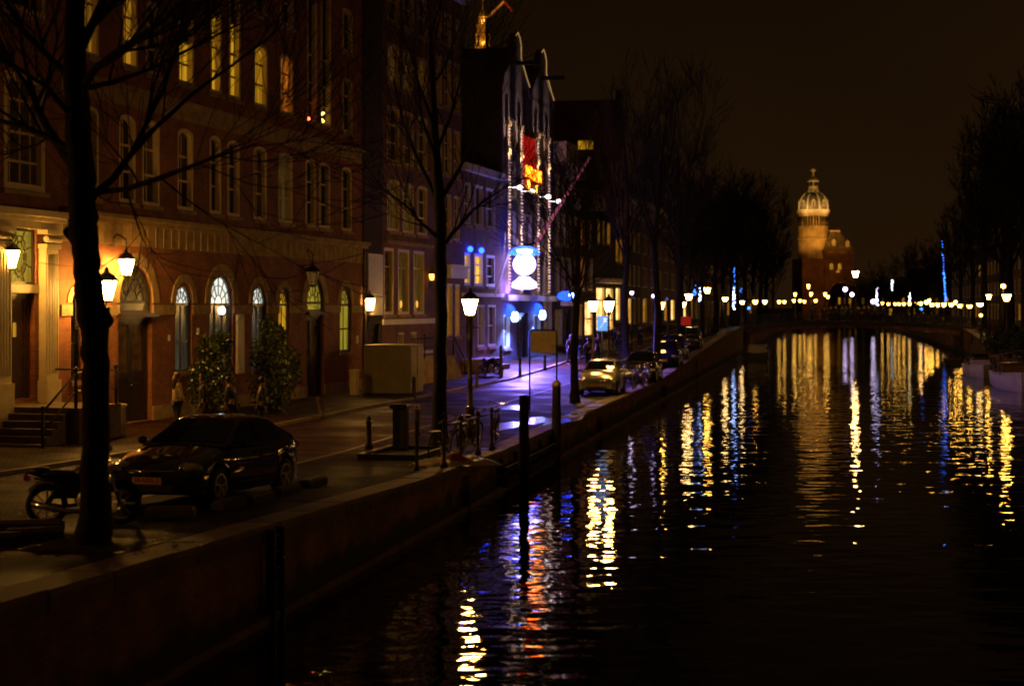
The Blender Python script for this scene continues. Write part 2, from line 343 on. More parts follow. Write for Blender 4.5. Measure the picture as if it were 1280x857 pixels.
class House:
    def __init__(s, name, label, px0, px1, zt, zb, depth, wall, f=1, cat='house', group=None, back=True, Y=None):
        s.f = f; s.Yf = Y1 if f == 1 else Y2; s.K = K1 if f == 1 else K2
        s.Ya, s.Yb = Y if Y else (s.Yf(px0), s.Yf(px1)); s.zt, s.zb, s.d, s.wm = zt, zb, depth, wall
        fx = (lambda y: -25.43+.276*y) if f == 1 else (lambda y: .2075*y-17.42)
        s.root = empty(name, (fx(s.Ya), s.Ya, 0), A1 if f == 1 else A2, label, cat, group)
        s.W = (s.Yb-s.Ya)*s.K; s.holes = []; s.mb = MB(); s.gable = None
    def u(s, px): return (s.Yf(px)-s.Ya)*s.K
    def hole(s, u0, u1, z0, z1, rise=0.0, rev=.26):
        s.holes.append((u0, u1, z0, z1)); m = s.mb
        L = arch_loop(u0, u1, z0, z1-rise, rise); n = len(L)
        m.add([(x, 0, z) for x, z in L] + [(x, rev, z) for x, z in L], [(i, (i+1) % n, (i+1) % n+n, i+n) for i in range(n)], 0)
        if rise >= .02:
            arc = L[2:]; k = len(arc)//2                                     # spandrels
            vs = [(u1, 0, z1)] + [(x, 0, z) for x, z in arc[:k+1]]; m.add(vs, [(0, i, i+1) for i in range(1, k+1)])
            vs = [(u0, 0, z1)] + [(x, 0, z) for x, z in arc[k:]]; m.add(vs, [(0, i, i+1) for i in range(1, len(vs)-1)])
            if rise < (u1-u0)/2*.7 or True:
                m.add([(u1, 0, z1-rise), (u1, 0, z1), (arc[0][0], 0, arc[0][1])], [(0, 1, 2)])
        return L
    def win(s, px0, px1, z0, z1, pane=None, rise=0.0, nx=2, trans=(.5,), fw=.10, sill=True, frame=None, fan=False, upane=None, deep=None, label=None, u=None):
        u0, u1 = u if u else (s.u(px0), s.u(px1)); pane = pane or GLASS; frame = frame or FRAME; deep = deep if (deep and frame is DOORM) else (.10 if frame is DOORM else .17); y0 = .05 if frame is DOORM else .012
        s.hole(u0, u1, z0, z1, rise); zs = z1-rise
        m = MB(); m.ring(arch_loop(u0-.002, u1+.002, z0, zs, rise), arch_loop(u0, u1, z0, zs, rise, o=fw), y0, deep+.06)
        H = z1-z0
        for t in trans:
            if t < 1: m.box(u0+fw*.7, u1-fw*.7, deep-.02, deep+.05, z0+H*t-.035, z0+H*t+.035)
        top = zs if fan else z1-fw*.5
        for i in range(1, nx):
            x = u0 + (u1-u0)*i/nx; m.box(x-.018, x+.018, deep, deep+.045, z0+fw*.7, top)
        if fan:
            uc, a = (u0+u1)/2, (u1-u0)/2; m.box(u0+fw*.6, u1-fw*.6, deep-.03, deep+.05, zs-.05, zs+.05)
            for k in range(1, 6):
                t = math.pi*k/6; m.bar((uc+a*.30*math.cos(t), deep+.02, zs+rise*.30*math.sin(t)), (uc+(a-fw*.6)*math.cos(t), deep+.02, zs+(rise-fw*.6)*math.sin(t)), .03, .03)
            for q in (.32, .66): m.tube([(uc+a*q*math.cos(math.pi*k/12), deep+.02, zs+rise*q*math.sin(math.pi*k/12)) for k in range(13)], .016, 4)
        fo = m.build('window', frame, s.root)
        if label: fo['label'] = label
        L = arch_loop(u0+.004, u1-.004, z0+.004, zs, rise, o=fw*.5)
        if upane:                                                            # other glass above the top transom
            zt = z0+H*max(t for t in trans if t < 1)
            MB().add([(u0+fw*.5, deep+.035, z0+fw*.5), (u1-fw*.5, deep+.035, z0+fw*.5), (u1-fw*.5, deep+.035, zt), (u0+fw*.5, deep+.035, zt)], [(0,1,2,3)]).build('pane', pane, fo)
            L2 = [(x, max(z, zt)) for x, z in L]
            MB().add([(x, deep+.035, z) for x, z in L2], [tuple(range(len(L2)))]).build('pane', upane, fo)
        else: MB().add([(x, deep+.035, z) for x, z in L], [tuple(range(len(L)))]).build('pane', pane, fo)
        if sill: MB().box(u0-.09, u1+.09, -.09, .12, z0-.14, z0-.003).build('sill', STONE, fo)
        return fo
    def door(s, px0, px1, z0, z1, m, leafs=2, glassy=True, u=None, lit=None):
        u0, u1 = u if u else (s.u(px0), s.u(px1)); s.hole(u0, u1, z0, z1, 0, .30)
        d = MB(); d.ring([(u0,z0),(u1,z0),(u1,z1),(u0,z1)], [(u0+.1,z0),(u1-.1,z0),(u1-.1,z1-.1),(u0+.1,z1-.1)], .16, .28)
        w_ = (u1-u0-.2)/leafs
        for i in range(leafs):
            a, b = u0+.1+w_*i+.01, u0+.1+w_*(i+1)-.01; H = z1-.1-z0
            d.box(a, b, .22, .27, z0, z0+.03); d.ring([(a,z0),(b,z0),(b,z1-.1),(a,z1-.1)], [(a+.12,z0+.25),(b-.12,z0+.25),(b-.12,z1-.22),(a+.12,z1-.22)], .205, .265)
            d.box(a+.1, b-.1, .205, .262, z0+H*.42, z0+H*.5); d.box(a+.1, b-.1, .235, .262, z0+.2, z0+H*.43)
            d.bbox(a+.2, b-.2, .225, .24, z0+.33, z0+H*.38)
        o = d.build('door', m, s.root)
        for i in range(leafs):
            a, b = u0+.1+w_*i, u0+.1+w_*(i+1); H = z1-.1-z0
            MB().box(a+.11, b-.11, .24, .25, z0+H*.46, z1-.2).build('pane', lit or (CURT if glassy else m), o)
            MB().tube([(b-.07 if i == 0 else a+.07, .17, z0+1.0), (b-.07 if i == 0 else a+.07, .17, z0+1.25)], .014, 6).build('handle', CHROME, o)
        return o
    def part(s, name, mb, m): return mb.build(name, m, s.root)
    def gaps(s, z, pad=0):
        """Stretches of wall at height z that no opening takes."""
        hs = sorted((a-pad, b+pad) for a, b, c, d in s.holes if c < z < d); x = 0; out = []
        for a, b in hs:
            if a > x+.02: out.append((x, a))
            x = max(x, b)
        if s.W > x+.02: out.append((x, s.W))
        return out
    def finish(s, roof='flat', roofmat=None, top=None):
        m = s.mb; top = top if top is not None else s.zt
        us = sorted(set([0, s.W] + [x for h in s.holes for x in h[:2] if 0 < x < s.W])); zs = sorted(set([s.zb, top] + [z for h in s.holes for z in h[2:] if s.zb < z < top]))
        for a, b in zip(us, us[1:]):
            run = None
            for c, d in zip(zs, zs[1:]):
                x, z = (a+b)/2, (c+d)/2
                if any(h[0] < x < h[1] and h[2] < z < h[3] for h in s.holes):
                    if run is not None: m.add([(a,0,run),(b,0,run),(b,0,c),(a,0,c)], [(0,1,2,3)]); run = None
                elif run is None: run = c
            if run is not None: m.add([(a,0,run),(b,0,run),(b,0,top),(a,0,top)], [(0,1,2,3)])
        W, D = s.W, s.d
        m.add([(0,0,s.zb),(0,0,top),(0,D,top),(0,D,s.zb),(W,0,s.zb),(W,0,top),(W,D,top),(W,D,s.zb)], [(0,1,2,3),(4,7,6,5),(2,6,7,3)])
        m.build('wall', s.wm, s.root)
        r = MB()
        if roof == 'flat': r.add([(0,.0,top-.02),(W,.0,top-.02),(W,D,top-.02),(0,D,top-.02)], [(0,1,2,3)])
        elif roof == 'side':                                                 # ridge along the street
            h = s.zt-top; r.add([(0,0,top),(W,0,top),(W,D/2,s.zt),(0,D/2,s.zt),(0,D,top),(W,D,top)], [(0,1,2,3),(3,2,5,4),(0,3,4),(1,5,2)])
        elif roof == 'gable':                                                # ridge runs back from the street
            r.add([(0,.35,top),(W/2,.35,s.zt-.3),(W,.35,top),(0,D,top),(W/2,D,s.zt-.3),(W,D,top)], [(0,1,4,3),(1,2,5,4),(3,4,5),(0,2,1)])
        r.build('roof', roofmat or ROOF, s.root)
        return s
def simple_fill(h, px_cols, rows, pane=None, chance=0, lits=(), nx=2, rise=0, trans=(.5,), frame=None):
    for a, b in px_cols:
        for z0, z1 in rows:
            p = random.choice(lits) if (lits and random.random() < chance) else (pane or random.choice((GLASS, GLASS, CURT)))
            h.win(a, b, z0, z1, p, nx=nx, rise=rise, trans=trans, frame=frame)

CONC0 = mat('worn_step_stone', (.10, .065, .035), .8, var=.4, scale=4)
L_YEL = lit('yellow_lit_pane', (.24, .10, .004), (.66, .34, .014), .85)
L_DIM = lit('dim_lit_pane', (.012, .006, .0012), (.060, .032, .006), 1.0)
L_OR = lit('orange_lit_pane', (.10, .02, .003), (.50, .13, .01), .9)
L_AMB = lit('amber_lit_pane', (.10, .045, .004), (.55, .25, .015), .9)
L_BW = lit('cool_white_lit_pane', (.55, .60, .48), (1.0, 1.0, .90), 1.15)
L_GR = lit('green_yellow_lit_pane', (.10, .085, .008), (.42, .31, .025), .9)
L_COOLD = lit('cool_dim_pane', (.008, .007, .004), (.036, .032, .018), .9)
L_SHOP = lit('shop_window_light', (.65, .30, .05), (1.6, 1.0, .35), 1.6, scale=(2.5, 2.5, 2.5))
L_GOLD = lit('gold_string_light', (.35, .12, .004), (1.6, .85, .06), 1.1, scale=(9, 9, 6))

# --- the large brick block with the arched ground floor
h = House('brick_building', 'large red brown brick building with arched ground floor windows and tall arched rows above', 75, 455, 19.2, .5, 13, BRICK, cat='building')
A0, A1z, B0, B1z = 8.08, 10.86, 12.36, 14.75
for i, (a, b) in enumerate(((104,124),(149,170),(178,200),(222,242),(262,277),(284,300),(317,334),(348,366),(382,395),(399,413),(427,440))):
    h.win(a, b, A0, A1z, L_DIM if i == 7 else (CURT if i in (2, 6) else GLASS), rise=.26, nx=2, trans=(.36, .66), fw=.12)
rowB = [(95,124,L_AMB,'split'),(153,173,L_AMB,1),(182,201,GLASS,1),(223,243,L_YEL,'low'),(318,335,L_YEL,1),(350,367,L_OR,1),(428,441,GLASS,1)]
for a, b, p, k in rowB:
    up = GLASS if k == 'low' else None
    h.win(a, b, B0, B1z, p, rise=.3, nx=3 if k == 'split' else 2, trans=(.3, .62) if k == 'low' else (.36, .68), fw=.12, upane=up if k == 'low' else None)
for a, b, p, u_ in ((263,277.5,L_YEL,GLASS),(286,301,L_YEL,GLASS),(384,396.5,GLASS,None),(401,414,GLASS,None)):
    h.win(a, b, B0, 18.3, p, rise=.3, nx=2, trans=(.14, .28, .47), fw=.12, upane=u_)
for a, b in ((104,124),(155,173),(182,201),(223,243),(318,335),(350,367),(428,441)): h.win(a, b, 15.85, 17.75, GLASS, rise=.2, nx=2, trans=(.5,), fw=.12)
SPR = 4.87
arches = [(219,240,L_BW,'c'),(262,291,L_BW,'w'),(315,333,L_BW,'c2'),(348,362,L_YEL,'y'),(425,439,L_GR,'y')]
for a, b, p, k in arches:
    rise = (h.u(b)-h.u(a))/2 * 1.08
    z0 = {'c': 2.6, 'w': 2.2, 'c2': 2.4, 'y': 2.95}[k]
    if k == 'y' and a > 400: z0 = 2.85
    if k == 'w': rise *= 1.05
    if k in 'y': h.win(a, b, z0, SPR+rise, p, rise=rise, nx=2, trans=(.36,), fw=.08, fan=True, frame=DOORM)
    else: h.win(a, b, z0, SPR+rise, L_COOLD, rise=rise, nx=3 if k == 'w' else 2, trans=(.34, (SPR-z0)/(SPR+rise-z0)), fw=.08, fan=True, frame=DOORM, upane=p)
h.win(89, 101, 2.6, SPR+.5, GLASS, rise=.5, nx=2, trans=(.4,), fw=.08, fan=True, frame=DOORM)
for (a, b), lo, hi in (((148,190), CURT, L_GR), ((383,405), L_GR, L_BW)):
    rise = (h.u(b)-h.u(a))/2 * 1.1; z0 = 1.12
    h.door(a, b, z0, SPR-.42, DOORM)
    h.win(a, b, SPR-.28, SPR+.08+rise, L_DIM if a == 148 else L_GR, rise=rise, nx=1, trans=(), fw=.09, fan=True, frame=DOORM, sill=False)
    m = MB().box(h.u(a)-.12, h.u(b)+.12, -.20, .1, SPR-.41, SPR-.285); h.part('door_lintel', m, DOORM)
for a, b, wd in ((148,190,.42),(219,240,.30),(262,291,.38),(315,333,.3),(348,362,.3),(383,405,.4),(425,439,.3),(89,101,.25)):
    u0, u1 = h.u(a), h.u(b); rise = (u1-u0)/2*1.1
    out = [((u0+u1)/2+((u1-u0)/2+wd)*math.cos(math.pi*i/16), SPR+.05+(rise+wd)*math.sin(math.pi*i/16)) for i in range(17)]
    inn = [((u0+u1)/2+((u1-u0)/2+.015)*math.cos(math.pi*i/16), SPR+.05+(rise+.06)*math.sin(math.pi*i/16)) for i in range(17)]
    m = MB(); m.add([(x,-.05,z) for x,z in out]+[(x,-.05,z) for x,z in inn]+[(x,.04,z) for x,z in out]+[(x,.04,z) for x,z in inn],
        [f for i in range(16) for f in ((i,i+1,18+i,17+i),(17+i,18+i,52+i,51+i),(i,34+i,35+i,i+1))])
    h.part('arch_surround', m, STONE)
for a, b in h.gaps(SPR-.1): h.part('impost_stone', MB().box(a+.01, b-.01, -.06, .06, SPR-.34, SPR-.02), STONE)
m = MB()
for a, b in h.gaps(1.5): m.box(a+.01, b-.01, -.05, .06, .6, 1.55)
h.part('plinth', m, STONE)
m = MB(); m.box(0, h.W, -.06, .1, 6.72, 7.38); m.box(-.05, h.W, -.22, .1, 7.38, 7.52); m.box(-.05, h.W, -.34, .1, 7.52, 7.66)
for i in range(0, 46): m.box(.25+i*.53, .30+i*.53, -.085, -.055, 6.74, 7.36)
h.part('stone_frieze', m, STONE)
m = MB(); m.box(0, h.W, -.05, .1, 11.12, 11.62); m.box(-.03, h.W, -.13, .1, 11.62, 11.76); h.part('upper_band', m, STONE)
m = MB(); m.box(-.05, h.W+.05, -.35, .3, 18.55, 18.95); m.box(-.1, h.W+.1, -.5, .3, 18.95, 19.2); h.part('cornice', m, WHITE)
m = MB(); m.box(h.u(294.5), h.u(302.5), -.10, .02, 2.35, SPR-.35); h.part('pilaster', m, CREAM)  # no real pilaster: cream strip stands in for a lamplit strip of wall
for px, py, s_ in ((247,414,.16),(211,422,.14),(446,424,.24)):
    u_, z_ = h.u(px), ZZ(py, Y1(px)); h.part('door_plate', MB().bbox(u_-s_/2, u_+s_/2, -.03, -.005, z_-s_*.7, z_+s_*.7, .01), WHITE)
h.part('drainpipe', MB().tube([(h.W-.25,-.09,1.2),(h.W-.25,-.09,18.5)], .06, 8), IRONB)
h.finish(); BIG = h
# glowing ball standing in for a lamp reflection on the white arched window
h.part('lamp_reflection', MB().ball((h.u(281), .11, ZZ(388, Y1(280))), .17, 12, 8, sc=(1.3, .4, .8)), glow('reflection_glow', (.95, .88, 1.0), 14))
m = MB(); random.seed(5)
for i in range(16): m.ball((h.u(404)+random.uniform(-.16,.22), .05, ZZ(random.uniform(139,158), Y1(405))), .035, 6, 4)
h.part('string_light', m, glow('string_bulb', (1, .62, .10), 9))
h.part('red_light', MB().ball((h.u(386), .04, ZZ(149, Y1(386))), .10, 8, 6), glow('red_bulb', (1, .12, .04), 9))

# --- the tall house at the left edge with the cream portal
h = House('brick_house', 'brick house with cream columned portal, oval fanlight and dark door at the left edge', -140, 75, 20, .5, 12, BRICK)
h.win(5, 57, 8.05, 11.3, CURT, nx=4, trans=(.25, .5, .78), fw=.19, deep=.08)
h.win(5, 57, 13.0, 16.4, GLASS, nx=4, trans=(.25, .5, .78), fw=.19, deep=.08)
h.win(-70, -10, 8.05, 11.3, CURT, nx=4, trans=(.25, .5, .78), fw=.19, deep=.08); h.win(-70, -10, 13.0, 16.4, GLASS, nx=4, trans=(.25, .5, .78), fw=.19, deep=.08)
h.win(-95, -25, 3.2, 6.4, CURT, nx=4, trans=(.5,), fw=.12)
u0, u1 = h.u(11), h.u(46)
h.door(0, 0, 2.22, 5.2, BROWND, leafs=1, glassy=False, u=(u0+.1, u1-.1))
h.part('door_light', MB().box((u0+u1)/2-.16, (u0+u1)/2-.02, .20, .222, 3.95, 4.35), L_AMB)
fo = h.win(0, 0, 5.42, 6.98, L_GR, nx=1, trans=(), fw=.07, u=(u0+.02, u1-.02), frame=DOORM, sill=False)
uc = (u0+u1)/2; m = MB()
m.tube([(uc+.20*math.cos(a*math.pi/12), .11, 6.2+.42*math.sin(a*math.pi/12)) for a in range(25)], .025, 5)
m.tube([(uc+.32*math.cos(a*math.pi/12), .11, 6.2+.58*math.sin(a*math.pi/12)) for a in range(25)], .022, 5)
for a in range(8):
    t = a*math.pi/4+.39; m.bar((uc+.2*math.cos(t), .11, 6.2+.42*math.sin(t)), (uc+.62*math.cos(t), .11, 6.2+.78*math.sin(t)), .03, .03)
m.build('tracery', DOORM, fo)
for pa, pb in ((-14, 5), (48.5, 64)):
    a, b = h.u(pa), h.u(pb); m = MB(); m.box(a-.06, b+.06, -.30, .02, 1.2, 2.7); m.bbox(a, b, -.24, .02, 2.7, 6.45)
    for i in range(5):
        x = a+(b-a)*(i+.5)/5; m.box(x-.02, x+.02, -.262, -.235, 2.9, 6.3)
    m.box(a-.05, b+.05, -.30, .02, 6.45, 6.58)
    for i in range(6): m.ball((a+(b-a)*i/5, -.27, 6.72), .10, 8, 6)
    m.box(a-.08, b+.08, -.34, .02, 6.86, 6.98); h.part('pilaster', m, CREAM)
m = MB(); a, b = h.u(-20), h.u(69); m.box(a, b, -.26, .02, 6.985, 7.2); m.box(a-.06, b+.06, -.36, .02, 7.2, 7.32); m.box(a-.16, b+.16, -.50, .02, 7.32, 7.5); h.part('entablature', m, CREAM)
m = MB(); m.box(u0-.4, u1+.4, -.03, .0, 5.18, 5.42); h.part('transom', m, CREAM)
m = MB(); a, b = h.u(-30), h.u(100)                      # stoop: landing and flight of steps down to the left
m.box(h.u(6), h.u(62), -2.3, 0, .9, 2.05)
for i in range(6): m.box(h.u(6)-.28*(i+1), h.u(6)-.28*i-.002, -2.0, -.2, .9, 2.05-.18*(i+1)+.02)
h.part('stoop', m, CONC0)
m = MB()
ux0, ux1 = h.u(6)-1.8, h.u(62)
for x, z in ((ux1-.1, 2.05), ((ux1+h.u(6))/2+.5, 2.05), (h.u(6), 2.05), (ux0+.2, 1.1)): m.tube([(x, -2.2, z), (x, -2.2, z+1.0)], .045, 8); m.ball((x, -2.2, z+1.05), .07, 8, 6)
for dz in (.45, .95): m.tube([(ux0+.2, -2.2, 1.1+dz), (h.u(6), -2.2, 2.05+dz), (ux1-.1, -2.2, 2.05+dz)], .028, 6)
m.tube([(ux1-.1, -2.2, 3.0), (ux1-.1, -.05, 3.0)], .028, 6)
h.part('stoop_railing', m, BLACK)
m = MB()
for a, b in h.gaps(1.5): m.box(a+.01, b-.01, -.05, .05, .5, 2.1)
h.part('plinth', m, STONE)
h.finish()

# --- narrow alley house, then the two brown houses
h = House('alley_house', 'narrow dark brick house front with pale panel beside the red brick building', 455, 478, 20.5, .5, 12, BRICK3)
h.door(0, 0, 1.1, 4.0, BLACK, leafs=1, u=(.5, 2.1)); m = MB(); m.bbox(.4, 2.3, -.06, .02, 4.4, 7.2); h.part('pale_panel', m, WHITE); h.finish()
h = House('brown_house', 'brown brick canal house with three columns of tall pale framed windows and a railed basement', 478, 543, 22, .5, 12, BRICK2)
cols = ((484,499.5),(503.5,517.5),(521.5,534.5))
for i, (a, b) in enumerate(cols):
    for j, (z0, z1) in enumerate(((8.35,10.8),(11.6,14.25),(15.2,17.2),(18.2,20.3))):
        p = L_DIM if (j == 2 or (j == 0 and i < 2)) else (CURT if i == 1 else GLASS)
        h.win(a, b, z0, z1, p, nx=2, trans=(.36, .68) if j < 3 else (.5,), fw=.14, deep=.07, rise=.1)
    h.win((480,497.5,517)[i], (492.5,512,530.5)[i], 4.42, 7.55, L_DIM if i else CURT, nx=1, trans=(.72,), fw=.14, deep=.08)
for a, b in ((498,505),(514,521)): h.win(a, b, 2.7, 3.55, GLASS, nx=1, trans=(), fw=.09)
m = MB()
for a, b in h.gaps(2.6): m.box(a, b, -.05, .02, 2.45, 2.6)
m.box(0, h.W, -.07, .02, 3.95, 4.2); h.part('basement_band', m, WHITE)
for px, pz in ((501,4.85),(521,4.85)): h.part('candle_light', MB().ball((h.u(px)+.2, .06, ZZ(380, Y1(px))), .13, 8, 6, sc=(.8,.4,1.4)), glow('candle_glow', (1,.42,.05), 1.2))
m = MB(); m.box(-.02, h.W, -.25, .05, 7.75, 7.9); h.part('cornice', m, STONE); h.finish(); H3 = h
h = House('brown_house', 'brown brick canal house with small paned window rows and white cornice, under the golden spire', 543, 577, 21.6, .5, 12, BRICK2)
for i, (a, b) in enumerate(((545.5,552.5),(555.5,564.5),(567.5,575))):
    for j, (z0, z1) in enumerate(((8.3,10.7),(11.7,14.2),(15.2,17.8),(18.6,20.2))):
        h.win(a, b, z0, z1, CURT if (i+j) % 3 == 0 else GLASS, nx=2, trans=(.36, .68), fw=.13, deep=.07)
h.door(0, 0, 2.0, 4.9, CREAM, leafs=1, u=(h.u(547), h.u(556))); h.win(559, 566, 3.2, 6.0, L_AMB, nx=1, fw=.12); h.win(569, 575, 3.2, 6.0, L_AMB, nx=1, fw=.12)
m = MB(); m.box(h.u(556), h.u(577), -.35, .02, 6.3, 6.85); m.box(h.u(555), h.W+.05, -.45, .02, 6.85, 7.0); h.part('shop_fascia', m, WHITE)
m = MB(); m.box(-.05, h.W+.05, -.5, .3, 21.1, 21.35); m.box(-.1, h.W+.1, -.62, .3, 21.35, 21.6); h.part('cornice', m, WHITE); h.finish(); H4 = h
h = House('canal_house', 'low purple lit house with two gold lit windows left of the twin gabled house', 577, 627.5, 12.6, .5, 12, BRICK2)
for i, (a, b) in enumerate(((580.5,588.5),(593,604),(608,619))):
    h.win(a, b, ZZ(357, Y1(588)), ZZ(316, Y1(588)), L_GOLD if i < 2 else GLASS, nx=2, trans=(.33, .66), fw=.16, frame=WHITE, deep=.07)
    h.win(a, b, 9.3, 11.6, GLASS, nx=2, trans=(.5,), fw=.14, frame=WHITE, deep=.07)
    if i < 2: h.part('blue_spot', MB().ball((h.u((a+b)/2), -.16, ZZ(312, Y1(590))), .16, 8, 6), glow('blue_spot_glass', (.006,.03,1), 20))
h.door(0, 0, 2.0, 4.8, BLACK, leafs=1, u=(h.u(583), h.u(591))); h.win(597, 606, 2.5, 4.9, L_DIM, nx=2, fw=.14, frame=WHITE); h.win(610, 620, 2.5, 4.9, CURT, nx=2, fw=.14, frame=WHITE)
m = MB(); m.box(-.02, h.W, -.3, .1, 12.2, 12.6); h.part('cornice', m, WHITE); h.part('shop_band', MB().box(-.02, h.W, -.14, .02, 5.35, 5.55), WHITE)
h.part('stoop', MB().box(h.u(577.5), h.u(600), -1.4, -.0, .8, 1.95).box(h.u(577.5), h.u(600), -1.75, -1.405, .8, 1.6).box(h.u(577.5), h.u(600), -2.1, -1.755, .8, 1.3), STONE)
h.finish()

# --- the twin gabled house with the glowing signs
PURP = brick('painted_dark_brick', (.12, .085, .11), (.085, .06, .08), (.09, .07, .08))
h = House('gabled_house', 'tall twin gabled house front with lit pilasters, red neon panel and glowing round sign', 627.5, 692, 18.2, .5, 16, PURP)
W = h.W; half = W/2
pil = (633, 648.5, 669.5, 683)
for k, (a, b) in enumerate(((636.5,645.5),(672.5,680.5))):
    for z0, z1 in ((8.4,10.6),(11.4,13.6),(14.4,16.2)): h.win(a, b, z0, z1, GLASS, nx=2, fw=.12, deep=.08)
for z0, z1 in ((8.4,10.6),): h.win(654, 665, z0, z1, GLASS, nx=2, fw=.12, deep=.08)
h.win(629.5, 637.5, 2.3, 4.3, GLASS, nx=2, fw=.1); h.win(667, 676, 2.3, 4.3, GLASS, nx=2, fw=.1); h.win(679.5, 690, 2.3, 5.2, L_DIM, nx=2, fw=.1)
h.door(0, 0, 1.4, 4.4, DOORM, leafs=2, u=(h.u(646), h.u(660)))
m = MB()
for px in pil:
    x = h.u(px); m.bbox(x-.19, x+.19, -.16, .02, 5.6, 15.6, .03); m.box(x-.36, x+.36, -.24, .02, 13.9, 14.25); m.box(x-.30, x+.30, -.26, .02, 15.6, 15.9)
h.part('pilaster', m, STONE)
SL1 = glow('string_bulb_warm', (1, .60, .34), 1.5); SL2 = glow('string_bulb_violet', (.80, .50, .85), 1.5)
for k, px in enumerate(pil):                                          # bulb strings down the pilasters
    for d in (-.13, .13):
        m = MB(); random.seed(k)
        for i in range(48):
            z = 5.8+i*.205+random.uniform(-.03,.03); m.ball((h.u(px)+d+random.uniform(-.03,.03), -.20, z), random.uniform(.03,.05)*(1 if i < 34 else .75), 6, 4)
        h.part('light_string', m, SL1 if (k+(d > 0)) % 2 else SL2)
for g_ in (0, 1):                                                     # two bell gables
    x0 = g_*half; m = MB()
    prof = [(.05,17.9),(half-.05,17.9),(half-.35,18.6),(half-1.0,19.0),(half*.5+.75,20.1),(half*.5+.75,20.9),(half*.5+.45,21.3),(half*.5,21.55),(half*.5-.45,21.3),(half*.5-.75,20.9),(half*.5-.75,20.1),(1.0,19.0),(.35,18.6)]
    m.prism([(x0+x, z) for x, z in prof], 0.0, .35); h.part('gable', m, PURP)
    m = MB(); pp = [(x0+x, -.02, z+.04) for x, z in prof[1:]+prof[:1]]; m.tube(pp, .075, 6); h.part('gable_edge', m, IRONB); m = MB(); m.tube([(x0+x, -.12, z) for x, z in prof[2:9]], .035, 5)
    h.part('light_string', m, glow('string_bulb_gold', (1, .55, .14), .38))
    h.part('hoist_beam', MB().bbox(x0+half*.5-.1, x0+half*.5+.1, -1.5, .1, 19.55, 19.8), BLACK)
r = MB()
for g_ in (0, 1):
    x0 = g_*half+.1; x1 = x0+half-.2; xm = (x0+x1)/2
    r.add([(x0,.36,18.0),(xm,.36,20.7),(x1,.36,18.0),(x0,16,18.0),(xm,16,20.7),(x1,16,18.0)], [(0,1,4,3),(1,2,5,4),(3,4,5),(0,2,1)])
h.part('roof_ridge', r, ROOF)
m = MB(); m.box(h.u(651), h.u(668.3), -.12, -.02, ZZ(238,Y1(660)), ZZ(172,Y1(660))); h.part('red_panel', m, glow('red_neon_wash', (.34, .004, .001), .9))
m = MB(); YM = Y1(661)
for a, b, t, c in ((654.8,661.6,209,223),(662.4,672.5,211,225)): m.bbox(h.u(a), h.u(b), -.22, -.13, ZZ(c,YM), ZZ(t,YM), .02)
h.part('neon_block', m, glow('neon_orange_red', (1, .14, .004), 15))
m = MB()
for a, b, t, c in ((655.5,660,227,237),(665.5,670,230,240)): m.ball(((h.u(a)+h.u(b))/2, -.17, ZZ((t+c)/2,YM)), .26, 8, 6, sc=(.75,.2,1.1))
h.part('neon_block', m, glow('neon_yellow', (1, .42, .02), 13))
for px, py, pp_ in ((638.5,236,633),(653.5,240.5,648.5),(673.8,247.5,669.5),(687,253,683)):
    m = MB(); x, z = h.u(pp_), ZZ(py, Y1(px)); m.ball((x, -.85, z), .17, 10, 6, sc=(1.1,1,.8)); m.bar((x,-.8,z),(x,0,z),.04,.04); h.part('floodlight', m, glow('floodlight_glass', (1,.85,.9), 7))
    for dz, en in ((.4, 3400), (-.4, 4200)):                            # the fitting throws its light up and down the pilaster
        ld = bpy.data.lights.new('floodlight', 'SPOT'); ld.energy = en; ld.color = (1, .72, .55); ld.spot_size = R(26); ld.spot_blend = .6; ld.shadow_soft_size = .08
        lo = bpy.data.objects.new('floodlight_beam', ld); C.objects.link(lo); lo.parent = h.root; lo.location = (x, -.85, z+dz)
        lo.rotation_euler = (R(180-17) if dz > 0 else R(11), 0, 0)
m = MB(); m.box(0, W, -.4, .02, 5.15, 5.5); h.part('shop_cornice', m, WHITE)
m = MB(); m.bar((-.25,-.5,8.1),(-3.2,-.5,5.55),.05,.16)
for i in range(14): t = (i+.5)/14; m.ball((-.25-2.95*t,-.5,8.0-2.55*t), .13, 7, 5, sc=(.8,.3,1))
h.part('awning_edge', m, WHITE)
h.finish(); BD = h
YS = 90.0
def at_fac(h, px, Y, py): return P(px, py, Y)
sx, _, sz = P(655.5, 335, YS)
sg = empty('glowing_sign', (sx, YS, 0), 0, 'large glowing white round sign with blue domed top hung over the street', 'sign')
SW = glow('white_sign_tube', (.42, .32, 1.0), 11); SB = glow('blue_sign_tube', (.008, .040, 1.0), 14)
m = MB(); m.lathe([(0,1.30),(.35,1.28),(.65,1.17),(.82,1.02),(.90,.88),(.90,.80),(.55,.74),(0,.72)], 20, (0,0,sz)); m.build('domed_cap', SB, sg)
m = MB(); m.lathe([(0,1.10),(.30,1.16),(.60,1.05),(.66,.92),(.66,.84),(0,.84)], 20, (0,-.28,sz)); m.build('cap_face', SW, sg)
m = MB(); m.ball((0,0,sz+.22), .68, 20, 14, sc=(1,.8,.95)); m.build('round_face', SW, sg)
m = MB(); m.lathe([(0,-.50),(.30,-.52),(.46,-.68),(.72,-.86),(.74,-1.14),(.40,-1.24),(0,-1.24)], 20, (0,0,sz)); m.build('collar', SW, sg)
m = MB(); m.bar((0,0,sz+1.25),(-1.6,3.2,sz+1.6),.08,.08); m.bar((0,0,sz+1.5),(0,0,sz+1.2),.06,.06); m.build('hanging_arm', BLACK, sg)
